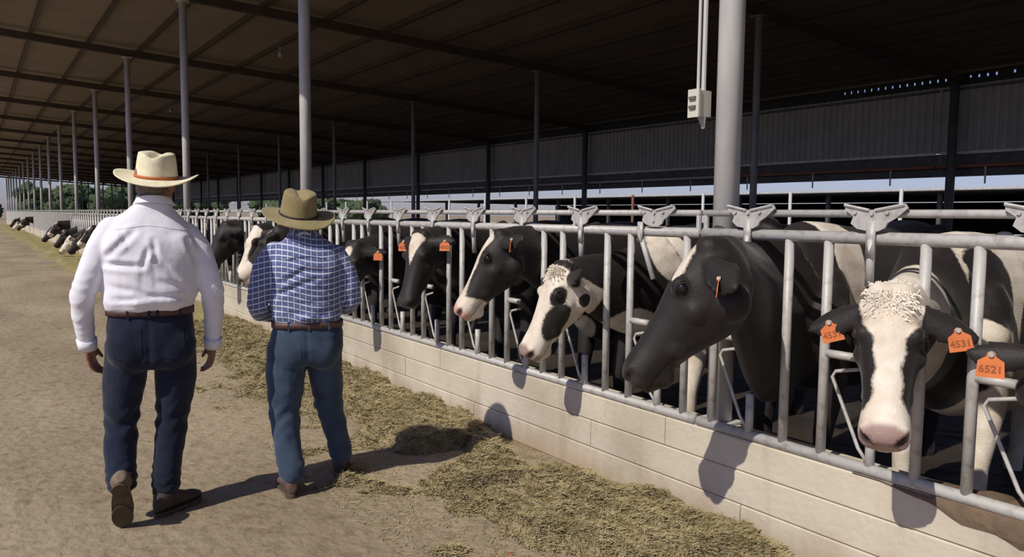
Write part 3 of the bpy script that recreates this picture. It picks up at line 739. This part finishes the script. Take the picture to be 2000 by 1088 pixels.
    for sgn in (-1, 1): patch(je, 'back_pocket', bj, P['crotch'][0]+sgn*.095, zt-.155, .125, .135, -1, 1, P['denim'], .0022, pent=True)
    z, cx, hw, cy, hd = P['belt']
    rr = [erings([(zz, cx, hw+e, cy, hd+e)], 40)[0] for zz, e in ((z-.017, .0), (z-.017, .006), (z+.017, .006), (z+.017, .0))]
    b = MB(); b.loft(rr, cap=False); be = obj('belt', b, M_belt, root, True)
    for xx in P['loops']:
        u = (xx-cx)/hw; yy = cy-hd*math.sqrt(max(0, 1-abs(u)**2.35))**.85-.006; obj('belt_loop', MB().box((xx, yy, z), (.011, .005, .050)), P['denim'], be)
    for Bt in P['boots']: boot(root, *Bt)
    hh, RM = hat(root, *P['hat'])
    return root, RM

# man in the white shirt and straw hat
man1 = dict(
    torso=[(1.045, .0, .182, .0, .130), (1.065, .0, .202, -.005, .145), (1.11, .003, .211, -.006, .153), (1.20, .005, .216, -.01, .150), (1.31, .006, .218, -.02, .142), (1.39, .006, .214, -.02, .128), (1.45, .004, .196, -.015, .110), (1.50, .004, .155, -.01, .092), (1.535, .012, .115, .0, .082), (1.575, .022, .074, .0, .072), (1.60, .025, .064, .0, .064)],
    head=(.035, .035, 1.665), headyaw=R(32), hs=1.03,
    arms=[dict(pts=[(-.160, -.01, 1.450), (-.212, -.02, 1.36), (-.262, -.035, 1.22), (-.292, -.03, 1.13), (-.296, .0, 1.03), (-.288, .035, .925)], r=[.062, .064, .060, .055, .050, .043], elbow=.36,
               hand=[(-.280, .048, .885), (.12, .12, -1), (.9, .1, 0), (.3, .95, .2), 1.05, .45]),
          dict(pts=[(.172, -.01, 1.425), (.228, -.02, 1.34), (.266, -.03, 1.22), (.288, -.03, 1.13), (.292, .0, 1.02), (.288, .03, .90)], r=[.062, .064, .060, .055, .050, .043], elbow=.34,
               hand=[(.284, .045, .862), (-.06, .05, -1), (-.9, .1, 0), (-.2, .98, .1), 1.05, .5])],
    armx=.175, extra=[((-.10, -.085, 1.36), (.10, .06, .10)), ((.11, -.085, 1.35), (.10, .06, .10)), ((0, -.03, 1.10), (.205, .14, .045))],
    creases=[(-.20, 1.30, -.06, 1.44, .012, .014), (-.205, 1.285, -.03, 1.27, .016, .012), (-.03, 1.27, .0, 1.36, .014, .010), (.02, 1.40, .03, 1.30, .014, .010), (.03, 1.31, .13, 1.20, .013, .011), (-.03, 1.26, -.035, 1.18, .004, .008), (.02, 1.27, .025, 1.17, .005, .007), (.04, 1.20, .16, 1.165, .009, .012), (-.18, 1.18, -.03, 1.145, .009, .012), (-.06, 1.14, .16, 1.115, .010, .009), (.17, 1.40, .21, 1.29, .010, .012), (-.17, 1.11, .0, 1.12, .007, .010), (-.12, 1.44, -.09, 1.38, .007, .010)],
    yoke=(1.455, .17), shirt=M_shirtw, collar=(.028, .0, 1.565, .070),
    pelvis=[(.76, 0, .15, 0, .10), (.80, 0, .188, -.005, .120), (.88, 0, .199, -.01, .132), (.96, 0, .199, -.01, .132), (1.03, 0, .193, -.003, .131), (1.055, 0, .190, 0, .130)],
    seat=[((-.095, -.06, .87), (.105, .082, .13)), ((.095, -.06, .87), (.105, .082, .13))],
    legs=[dict(pts=[(-.105, .0, .88), (-.125, .01, .70), (-.145, .03, .50), (-.155, -.0, .33), (-.150, -.045, .205)], r=[.103, .098, .080, .074, .068]),
          dict(pts=[(.105, .0, .88), (.108, .015, .70), (.088, .04, .50), (.062, .02, .30), (.045, .0, .13)], r=[.103, .100, .080, .070, .063])],
    crotch=(-.01, .69), denim=M_jean1, belt=(1.047, 0, .195, 0, .135), loops=[-.10, -.006, .03, .13],
    boots=[((-.145, -.13, .0), R(3), R(62), M_boot1, M_sole, 1.0, -.01), ((.210, .145, .0), R(46), R(0), M_boot_shade, M_sole, 1.02, .01)],
    hat=((.044, .015, 1.702), (.098, .110, .122), (.192, .19), R(9), R(4), R(14), .020, .026, M_hatw, M_bando, .014, 'straw_hat', .012))
O1 = Vector((.700, 4.136, 0))
man1_obj, RM = person('person in white shirt, dark jeans and pale straw hat walking away', O1, R(10), man1)
# man in the plaid shirt and olive hat
man2 = dict(
    torso=[(.925, .040, .162, .0, .118), (.945, .040, .178, .0, .130), (1.0, .038, .184, .0, .134), (1.10, .034, .192, -.005, .135), (1.20, .036, .199, -.012, .130), (1.27, .038, .199, -.015, .120), (1.325, .038, .182, -.012, .110), (1.365, .036, .150, -.008, .095), (1.395, .032, .108, .0, .080), (1.43, .026, .070, .0, .068), (1.45, .024, .060, .0, .060)],
    head=(.012, .045, 1.485), headyaw=R(-12), hs=.95, cx=.038,
    arms=[dict(pts=[(-.125, -.01, 1.325), (-.185, -.02, 1.235), (-.210, -.035, 1.12), (-.222, -.03, 1.04), (-.208, .05, .985), (-.17, .16, .965)], r=[.060, .062, .058, .053, .049, .042], elbow=.31,
               hand=[(-.145, .20, .965), (.55, .8, .1), (.55, -.3, .2), (-.2, .1, 1), .95, .8]),
          dict(pts=[(.195, -.01, 1.305), (.247, -.02, 1.215), (.272, -.025, 1.12), (.278, -.015, 1.055), (.262, .07, 1.01), (.20, .17, .99)], r=[.060, .062, .057, .053, .049, .042], elbow=.29,
               hand=[(.17, .21, .985), (-.55, .8, .1), (-.55, -.3, .2), (.2, .1, 1), .95, .8])],
    armx=.165, extra=[((-.05, -.075, 1.24), (.09, .055, .09)), ((.13, -.075, 1.24), (.09, .055, .09)), ((.04, -.02, .975), (.178, .128, .045))],
    creases=[(-.10, 1.16, .02, 1.23, .014, .012), (.02, 1.23, .15, 1.22, .012, .012), (-.12, 1.10, .0, 1.15, .014, .012), (.0, 1.15, .10, 1.19, .010, .010), (-.10, 1.27, .05, 1.29, .009, .010), (-.06, 1.05, .16, 1.06, .006, .009), (-.08, 1.0, .14, .99, .006, .008), (.10, 1.14, .18, 1.10, .009, .010), (-.14, 1.2, -.12, 1.08, .012, .012)],
    yoke=(1.295, .15), shirt=M_plaid, collar=(.026, .0, 1.405, .066), skew=0,
    pelvis=[(.70, .03, .15, 0, .095), (.74, .033, .188, -.005, .118), (.80, .035, .200, -.008, .130), (.88, .038, .192, -.004, .128), (.92, .04, .182, 0, .122), (.935, .04, .180, 0, .120)],
    seat=[((-.045, -.055, .79), (.10, .078, .12)), ((.115, -.055, .79), (.10, .078, .12))],
    legs=[dict(pts=[(-.065, .0, .80), (-.080, -.005, .64), (-.088, -.015, .43), (-.072, -.07, .25), (-.050, -.105, .12)], r=[.112, .106, .082, .070, .066]),
          dict(pts=[(.125, .01, .80), (.135, .05, .64), (.160, .11, .42), (.205, .135, .24), (.225, .14, .14)], r=[.100, .094, .076, .066, .060])],
    crotch=(.035, .635), denim=M_jean2, belt=(.930, .04, .186, 0, .126), loops=[-.06, .045, .15],
    boots=[((-.108, .12, .0), R(-12), R(0), M_boot2, M_sole, .98, -.005), ((.25, .39, .0), R(8), R(0), M_boot_shade, M_sole, .98, .0)],
    hat=((.0, .015, 1.525), (.100, .108, .128), (.195, .19), R(16), R(2), R(-10), .028, .012, M_hatg, M_bandb, .011, 'felt_hat', .018))
O2 = Vector((1.445, 4.10, 0))
man2_obj, RM2 = person('person in blue plaid shirt, blue jeans and olive hat beside the feed wall', O2, R(19), man2)

# ---------------------------------------------------------------- cows
def super_ring(M4, x, top, bot, hw, narrow=.35, n=20, e=2.4):
    """ring across the head / body axis x; flattened superellipse, narrower below"""
    out = []; cz, hh = (top+bot)/2, (top-bot)/2
    for j in range(n):
        t = 2*math.pi*j/n; c, s = math.cos(t), math.sin(t)
        yy = hw*math.copysign(abs(c)**(2/e), c); zz = hh*math.copysign(abs(s)**(2/e), s)
        if zz < 0: yy *= 1-narrow*(-zz/hh)
        out.append(M4 @ Vector((x, yy, cz+zz)))
    return out
HEAD = [(-.075, -.055, -.10, .035), (-.06, -.03, -.15, .058), (-.03, -.006, -.20, .082), (.0, .006, -.235, .092), (.05, .012, -.265, .102), (.11, .014, -.290, .112), (.17, .010, -.292, .112),
        (.23, .000, -.270, .100), (.29, -.010, -.238, .088), (.35, -.016, -.208, .080), (.41, -.018, -.188, .076), (.46, -.016, -.182, .083), (.50, -.018, -.180, .086), (.53, -.026, -.172, .080), (.552, -.044, -.152, .062)]

def make_cow(name, label, muzzle, poll, chest, rump, fhead, fbody, roll=0, nose='dark', voxel=.016, legs_white=0, ears=None, tags=(1, -1), tagtext='4531', top=1.50, nk=1.0, nw=1.0, tagn=None, tuft=False, detail=True, tagup=None, group='cows feeding along the headlock fence', necklow=0):
    muzzle, poll = Vector(muzzle), Vector(poll)
    ax = (muzzle-poll); L = ax.length; ax.normalize(); S = L/.55
    lat = Vector((0, 0, 1)).cross(ax).normalized(); lat.rotate(Matrix.Rotation(R(roll), 4, ax))
    nrm = ax.cross(lat).normalized()                      # forehead normal
    HM = Matrix((ax, lat, nrm)).transposed().to_4x4() @ Matrix.Scale(S, 4); HM.translation = poll
    b = MB()
    b.loft([super_ring(HM, *r, narrow=.42) for r in HEAD])
    hb = lambda c, r, n=10: b.ball(HM @ Vector(c), r*S, n=n)
    for s in (1, -1):
        hb((.155, s*.082, -.03), .036); hb((.11, s*.055, -.205), .075); hb((.505, s*.048, -.062), .036); hb((.20, s*.07, -.12), .052)
        hb((.35, s*.034, -.14), .052)
    hb((-.01, .035, -.045), .052); hb((-.01, -.035, -.045), .052); hb((.47, 0, -.165), .045)
    ed = ears or {}
    earpt = {}
    for s in (1, -1):
        d = Vector(ed.get(s, (-.16, s*.95, -.28))).normalized(); base = Vector((.035, s*.075, -.06))
        side = Vector((1, 0, 0)); side = (side-d*side.dot(d)).normalized(); th = d.cross(side)
        rings = []
        for q, wd, tk in ((-.02, .024, .021), (.02, .034, .022), (.07, .056, .017), (.115, .066, .013), (.16, .060, .011), (.20, .040, .010), (.232, .014, .008)):
            c = base+d*q; ring = []
            for j in range(14):
                t = 2*math.pi*j/14; u = math.cos(t); cup = -.35*u*u*wd*(1 if th.z*1 < 0 else -1)
                ring.append(HM @ (c+side*wd*u+th*(tk*math.sin(t)+cup*-1)))
            rings.append(ring)
        b.loft(rings); earpt[s] = (base, d, side, th)
    # torso frame
    chest, rump = Vector((*chest, 0)), Vector((*rump, 0)); bd = (rump-chest).normalized(); bl = Vector((0, 0, 1)).cross(-bd).normalized()
    k = top/1.5
    BM = Matrix((bd, bl, Vector((0, 0, 1)))).transposed().to_4x4(); BM.translation = chest
    T = [(.0, 1.22, .86, .07), (.05, 1.32, .74, .13), (.16, 1.42, .66, .19), (.34, 1.48, .60, .235), (.55, 1.475, .57, .265), (.85, 1.45, .55, .30), (1.15, 1.45, .54, .32), (1.4, 1.47, .60, .30), (1.58, 1.49, .70, .27), (1.75, 1.485, .80, .235), (1.9, 1.45, .88, .17), (1.97, 1.36, .98, .09)]
    b.loft([super_ring(BM, r[0], r[1]*k, r[2]*k, r[3], narrow=.15, n=24, e=2.3) for r in T])
    B_ = lambda u, v, z: BM @ Vector((u, v, z*k))
    for s in (1, -1):
        b.caps([B_(.28, s*.16, 1.15), B_(.30, s*.20, .88), B_(.36, s*.18, .68), B_(.30, s*.17, .40), B_(.31, s*.17, .14), B_(.27, s*.17, .05)], [.12, .10, .075, .05, .038, .05])
        b.caps([B_(1.62, s*.16, 1.2), B_(1.50, s*.22, .88), B_(1.55, s*.21, .72), B_(1.78, s*.19, .50), B_(1.70, s*.18, .15), B_(1.66, s*.18, .05)], [.18, .15, .10, .055, .04, .052])
        b.ball(B_(1.50, s*.24, 1.40), .07); b.ball(B_(1.88, s*.10, 1.36), .05); b.ball(B_(.22, s*.17, 1.02), .13)
    b.ball(B_(1.5, 0, .64), (.19, .16, .14))
    b.caps([B_(1.93, 0, 1.42), B_(2.02, 0, 1.25), B_(2.03, 0, .8), B_(2.0, 0, .55)], [.04, .03, .022, .035], 8)
    # neck
    p0, p3 = B_(.22, 0, 1.13), HM @ Vector((.03, 0, -.115))
    p1 = p0-bd*.35+Vector((0, 0, -necklow)); p2 = p3-(ax*.75-nrm*.0+Vector((0, 0, .0))-bd*-.6).normalized()*.0+bd*.22
    rings = []
    for i in range(11):
        t = i/10; c = p0*(1-t)**3+p1*3*t*(1-t)**2+p2*3*t*t*(1-t)+p3*t**3
        dv = (-3*(1-t)**2*p0+3*(1-t)*(1-3*t)*p1+3*t*(2-3*t)*p2+3*t*t*p3)
        dv = dv.normalized() if dv.length > 1e-6 else -bd
        upv = (Vector((0, 0, 1))*(1-t)+(nrm*.7-ax*.7)*t); upv = (upv-dv*upv.dot(dv)).normalized(); la = upv.cross(dv).normalized()
        hh = (.37*(1-t)**1.1+.125*S*(1-(1-t)**1.1))*(1+(nk-1)*math.sin(math.pi*min(1, t+.25))); hw = (.20*(1-t)**1.2+.085*S*(1-(1-t)**1.2))*(1-(1-nw)*math.sin(math.pi*t))
        rings.append([c+la*hw*math.cos(a)*(1-.2*max(0, -math.sin(a)))+upv*hh*math.sin(a) for a in [2*math.pi*j/20 for j in range(20)]])
    b.loft(rings)
    me = bake(b, voxel, 3)
    V = getv(me); N = getn(me)
    Hi = np.array(HM.inverted()); HV = V @ Hi[:3, :3].T+Hi[:3, 3]
    Bi = np.array(BM.inverted()); BV = V @ Bi[:3, :3].T+Bi[:3, 3]
    x, y, z = HV.T; ay = np.abs(y)
    # nostrils, mouth line
    nd = np.sqrt(((x-.530)/1.5)**2+((ay-.060-.4*(z+.06))/1.3)**2+((z+.060)/.8)**2)
    nost = np.clip(1.6-nd/.019, 0, 1)
    inhead = (x > -.09) & (x < .62) & (ay < .34) & (z > -.30) & (z < .16)
    mouth = np.clip(1-np.abs(z+.140+.10*(.5-x))/.010, 0, 1)*(x > .34)*inhead
    V = V-N*((nost*inhead*.017*S+mouth*.006)[:, None])
    # folds of neck skin and wrinkles over the eye
    setv(me, V)
    fh = fhead(x, y, z); fb = fbody(BV[:, 0], BV[:, 1], BV[:, 2]/k)
    if legs_white: fb = np.maximum(fb, .55*legs_white-BV[:, 2]*1.0)
    cl = lambda q: np.clip(q, 0, 1)
    wt = np.minimum(np.minimum(cl((x+.06)/.07), cl((z+.40)/.07)), np.minimum(cl((.38-ay)/.04), cl((.70-x)/.03)))
    fb_ = np.clip(fb, -.06, .06); fh_ = np.clip(fh, -.06, .06)
    co = fb_*(1-wt)+fh_*wt; we = cl((ay-.108)/.02)*cl((.17-x)/.03)*wt*cl((z+.24)/.03); co = co*(1-we)-.05*we
    setattr_f(me, 'coat', co+.0)
    setattr_f(me, 'nose', np.clip((x-.480-.5*np.clip(ay-.035, 0, .1))/.02, 0, 1)*inhead*np.clip((z+.138)/.015, 0, 1))
    setattr_f(me, 'darken', np.clip(nost*1.8, 0, .92)*inhead+mouth*.6)
    t = empty(name, (chest.x, chest.y, 0), label, 'cow', group)
    inv = Matrix.Translation((-chest.x, -chest.y, 0)); me.transform(inv)
    link('body', me, M_coat[nose], t)
    def loc(p): return inv @ (HM @ Vector(p))
    if detail:
        for s in (1, -1):
            obj('eye', MB().ball(loc((.155, s*.104, -.036)), .0185*S, n=8), M_eye, t, True)
            # upper eyelid as a thin ridge
            pts = [loc((.155+.026*math.cos(a), s*(.110-.004*abs(math.cos(a))), -.036+.022*math.sin(a))) for a in np.linspace(.2, math.pi-.2, 7)]
            o = obj('eyelid', MB().tube(pts, [.003, .006, .007, .007, .007, .006, .003], 6), M_coat[nose], t, True)
            setattr_f(o.data, 'coat', [-.1]*len(o.data.vertices)); setattr_f(o.data, 'nose', [0]*len(o.data.vertices)); setattr_f(o.data, 'darken', [.5]*len(o.data.vertices))
    for s in tags or ():
        if s not in (1, -1): continue
        base, d, side, th = earpt[s]
        tn = (tagn or {}).get(s); tn = Vector(tn).normalized() if tn else (HM.to_3x3() @ Vector((0, 0, 1))).normalized()
        tu = (tagup or {}).get(s); tu = Vector(tu) if tu else Vector((0, 0, 1)); tu = (tu-tn*tu.dot(tn)).normalized(); tr_ = tu.cross(tn)
        at = inv @ (HM @ (base+d*.15))+tn*.022
        TM = Matrix((tr_, tu, tn)).transposed().to_4x4(); TM.translation = at
        b = MB(); out = [(-.010, .008), (.010, .008), (.014, -.006), (.037, -.022), (.040, -.075), (-.040, -.075), (-.037, -.022), (-.014, -.006)]
        b.loft([[TM @ Vector((p[0], p[1], zz)) for p in out] for zz in (0, .003)])
        tg = obj('ear_tag', b, M_tag, t); tg['label'] = 'orange numbered ear tag'
        obj('tag_button', MB().tube([TM @ Vector((0, 0, -.004)), TM @ Vector((0, 0, .010))], [.011, .008], 10), M_galv, tg)
        if detail and tagtext:
            cu = bpy.data.curves.new('n', 'FONT'); cu.body = tagtext; cu.size = .034; cu.align_x = 'CENTER'; cu.align_y = 'CENTER'; cu.extrude = .0006; cu.resolution_u = 2; cu.offset = .0006
            oo = bpy.data.objects.new('n', cu); C.objects.link(oo); dg = bpy.context.evaluated_depsgraph_get(); dg.update()
            m2 = bpy.data.meshes.new_from_object(oo.evaluated_get(dg)); bpy.data.objects.remove(oo)
            m2.transform(TM @ Matrix.Translation((0, -.048, .0038))); link('tag_number', m2, M_tagt, tg)
    if tuft:
        rr = random.Random(5); b = MB()
        for i in range(1100):
            u, v = min(.13, max(-.06, rr.gauss(.01, .035))), rr.gauss(0, .036)
            if abs(v) > .085: continue
            zz = .012 if u > 0 else .0+u*.6
            p = Vector((u, v, zz-.35*v*v/.09-.003)); d = Vector((rr.uniform(-.4, .5)-.2, rr.uniform(-.6, .6)+v*4, .22)).normalized()*rr.uniform(.014, .030)
            sw = Vector((-d.y, d.x, 0)).normalized()*.0008; cur = Vector((.012, 0, -.004))
            b.add([loc(p-sw), loc(p+sw), loc(p+d*.6+sw*.7), loc(p+d+cur)], [(0, 1, 2), (0, 2, 3)])
        o = obj('forelock', b, M_tuft, t); o['kind'] = 'stuff'; o['label'] = 'curly cream forelock'
    return t
M_tuft = mat('cream_hair', (.82, .75, .64), .9)
def ell(x, y, z, c, r):                                   # signed: positive inside
    return (1-np.sqrt(((x-c[0])/r[0])**2+((y-c[1])/r[1])**2+((z-c[2])/r[2])**2))*min(r)
def umax(*a):
    o = a[0]
    for q in a[1:]: o = np.maximum(o, q)
    return o
def wv(x, y, z, s=7, a=.03): return a*np.sin(x*s+1.3)*np.cos(y*s*1.3+.5)+a*.6*np.sin(z*s*1.7+x*s*.8)
black = lambda x, y, z: x*0-.2
def blaze(w0, w1, w2, xe=.44, ztop=-.03):
    def f(x, y, z):
        wd = np.interp(x, [-.05, .08, .22, .38, .50, .6], [w0, w0, w1, w1, w2, w2])+.006*np.sin(x*37)
        return umax(np.minimum(wd-np.abs(y), z+.075), x-xe-.35*np.clip(z+.05, -.1, .1))
    return f
def patches(L, inv=False):
    def f(x, y, z):
        o = x*0-.2
        for c, r in L: o = np.maximum(o, ell(x, y, z, c, r))
        o = o+wv(x, y, z); return -o if inv else o
    return f
spots = patches([((.25, .2, 1.25), (.16, .2, .2)), ((.62, .3, 1.1), (.12, .2, .22)), ((.1, .1, .85), (.2, .3, .2)), ((1.0, .2, 1.3), (.2, .3, .2)), ((.85, -.2, .9), (.25, .2, .3)), ((1.5, .2, 1.0), (.3, .2, .25)), ((.5, -.2, 1.3), (.3, .2, .2)), ((.0, 0, 1.1), (.14, .4, .5))], True)

# white-faced cow, front on
def fB(x, y, z):
    wd = np.interp(x, [-.08, .0, .06, .12, .18, .27, .38, .43, .50], [.12, .11, .105, .088, .055, .043, .045, .066, .09])+.004*np.sin(x*60)
    return umax(np.minimum(wd-np.abs(y-.004), z+.10), x-.44-.2*np.clip(z+.03, -.1, .1), ell(x, y, z, (.52, 0, -.1), (.1, .1, .1)))
make_cow('cow', 'cow facing the camera with a broad white face and orange tags in both black ears', (2.50, 1.372, .785), (2.765, 1.513, 1.262), (3.42, 1.76), (5.3, 1.80), fB, spots, nose='tan', voxel=.0125, legs_white=1, tuft=True, roll=2,
    ears={1: (.38, .90, -.25), -1: (.34, -.93, -.28)}, tagn={1: (-.80, -.60, .1), -1: (-.80, -.5, .05)}, tagup={1: (0, .25, 1), -1: (-.2, .25, 1)}, tagtext='4531', necklow=.15)
# big black cow in profile
fC = lambda x, y, z: np.minimum(np.minimum(.030-np.abs(y-.028-.25*(x-.06)), z+.05), np.minimum(x-.00, .155-x))+.0
bC = patches([((.42, .35, 1.40), (.13, .5, .38)), ((1.2, -.1, .6), (.4, .3, .2))])
make_cow('cow', 'large black cow in profile, short white stripe on forehead, orange tag seen edge-on', (2.245, 2.445, .87), (2.50, 2.215, 1.415), (3.26, 2.42), (5.1, 2.62), fC, bC, nose='dark', voxel=.0135, roll=4,
    ears={1: (.12, .88, -.48), -1: (-.1, -.95, .1)}, tags=(1,), tagn={1: (-.62, .78, .1)}, tagup={1: (.1, .1, 1)}, tagtext='4527', necklow=.28, top=1.54, nk=1.5, nw=.82)
# white and black cow with drooping head
def fD(x, y, z):
    p = ell(x, y, z, (.30, .10, -.105), (.125, .085, .078)); p2 = ell(x, y, z, (.165, .12, -.04), (.075, .07, .052)); p3 = ell(x, y, z, (.03, .13, -.09), (.045, .08, .06))
    return -umax(p, p2, p3, z*0-.02)
bD = patches([((.12, .15, 1.30), (.16, .3, .17)), ((-.15, 0, .8), (.25, .25, .22)), ((.2, .2, .5), (.2, .3, .4))])
make_cow('cow', 'cow with a drooping cream head and large black patches around the eye and cheek', (2.50, 3.53, .755), (2.74, 3.475, 1.24), (3.45, 3.50), (5.3, 3.7), fD, bD, nose='tan', voxel=.013, roll=-4,
    tuft=True, tags=None, ears={1: (-.05, .8, .25), -1: (-.1, -.9, -.2)}, necklow=.15)
# pink-nosed cow with long blaze
make_cow('cow', 'black cow with a long white blaze and a pink nose lifted over the fence', (2.385, 4.10, .945), (2.65, 4.01, 1.415), (3.45, 4.16), (5.3, 4.45), blaze(.055, .038, .09, .425), patches([((.1, -.1, .8), (.15, .2, .15))]), nose='pink', voxel=.0145, roll=6,
    ears={1: (-.35, .85, -.35), -1: (-.1, -.95, -.1)}, tagn={1: (-.7, .7, .1), -1: (-.7, -.5, 0)}, tagtext='4519', necklow=.0)
# white triangle cow
fF = lambda x, y, z: np.minimum(np.interp(x, [-.04, .02, .27], [.02, .075, -.01])-np.abs(y), z+.07)
make_cow('cow', 'black cow with a white triangle on its forehead and a grey nose', (2.56, 5.12, .87), (2.75, 5.20, 1.38), (3.45, 5.36), (5.3, 5.45), fF, patches([((.9, .2, 1.3), (.3, .3, .2))]), voxel=.0155, roll=3,
    ears={1: (-.1, .95, -.15), -1: (-.1, -.95, -.30)}, tagn={1: (-.7, -.7, .1), -1: (-.6, -.7, .1)}, tagtext='4502')
# cows behind and left of the man in the olive hat
make_cow('cow', 'black cow with a small white forehead star right behind the man in the olive hat', (2.46, 6.24, .79), (2.73, 6.40, 1.27), (3.45, 6.56), (5.3, 6.6), lambda x, y, z: np.minimum(ell(x, y, z, (.09, 0, 0), (.06, .04, .1)), z+.07), black, voxel=.018, detail=False,
    ears={1: (-.2, .95, -.4), -1: (-.1, -.95, -.1)}, tagn={1: (-.6, -.8, .1), -1: (-.6, -.8, .1)}, tagtext='')
make_cow('cow', 'white-faced cow glimpsed between the two men', (2.50, 9.35, .80), (2.76, 9.38, 1.36), (3.45, 9.54), (5.3, 9.6), blaze(.10, .06, .1, .40), patches([((.3, .2, 1.0), (.3, .3, .3))]), voxel=.022, detail=False, nose='dark', tags=(-1,), tagn={-1: (-.6, -.8, .1)}, tagtext='')
make_cow('cow', 'cow with a white blaze reaching out just left of the olive hat', (2.36, 8.75, .88), (2.70, 8.35, 1.38), (3.45, 8.34), (5.3, 8.4), blaze(.05, .035, .1, .36), black, voxel=.022, detail=False, nose='dark', tags=None)
make_cow('cow', 'black cow half hidden by the right sleeve of the white shirt', (2.42, 10.75, .78), (2.74, 10.78, 1.38), (3.45, 10.75), (5.3, 10.75), black, black, voxel=.022, detail=False, tags=(-1,), tagn={-1: (-.6, -.8, .1)}, tagtext='')
make_cow('cow', 'cow at the right edge of the frame with only its tagged black ear showing', (2.55, .76, .71), (2.76, .92, 1.16), (3.42, 1.06), (5.3, .85), blaze(.09, .05, .1), spots, voxel=.014, legs_white=1, top=1.46,
    ears={1: (.15, .98, .0), -1: (-.1, -.9, -.2)}, tagn={1: (-.86, -.5, .1), -1: (-.8, -.3, 0)}, tagup={1: (0, .35, 1)}, tagtext='6521')
# distant group, eating from the ground
far = [(23.4, 1, 'white-striped cow nearest in the distant group left of the white shirt'), (26.6, 0, 'black cow second nearest in the distant group left of the white shirt'), (29.0, 2, 'pale-muzzled cow low in the middle of the distant group'), (31.2, 0, 'dark cow in the distant group with its nose on the hay'), (33.6, 1, 'dark cow with a white nose mark in the distant group'), (37.5, 0, 'black cow farthest left in the nearer distant group'),
       (56, 1, 'black and white cow nearest in the farthest group at the left edge'), (60, 0, 'dark cow in the middle of the farthest group'), (66, 2, 'pale-faced cow in the farthest group'), (73, 0, 'tiny dark cow last in the farthest group at the left edge')]
protos = {}
for i, (y, kind, lab) in enumerate(far):
    y = ky(round((y-1.105)/.603))-.03
    if kind not in protos:
        fh = (black, blaze(.07, .05, .09, .42), lambda x, y_, z: x*0+.2-np.maximum(0, .3*(.2-x)))[kind]
        t = make_cow('cow', lab, ((2.20, .16, .34), (2.16, .15, .66), (2.16, .12, .22))[kind], ((2.58, 0, .86), (2.55, 0, 1.14), (2.50, 0, .74))[kind], (3.42, .05), (5.3, 0), fh, (black, patches([((.3, 0, 1.2), (.3, .4, .3)), ((1.2, 0, 1.0), (.3, .4, .3))]), black)[kind], voxel=.026, detail=False, tags=(1, -1), tagtext='', group='distant cows reaching down to the hay', necklow=.3)
        t.location.y = y; protos[kind] = t
    else:
        s = protos[kind]; t = s.copy(); C.objects.link(t); t['label'] = lab; t.location.y = y
        for ch in list(s.children):
            c = ch.copy(); C.objects.link(c); c.parent = t
            for g_ in ch.children: d = g_.copy(); C.objects.link(d); d.parent = c
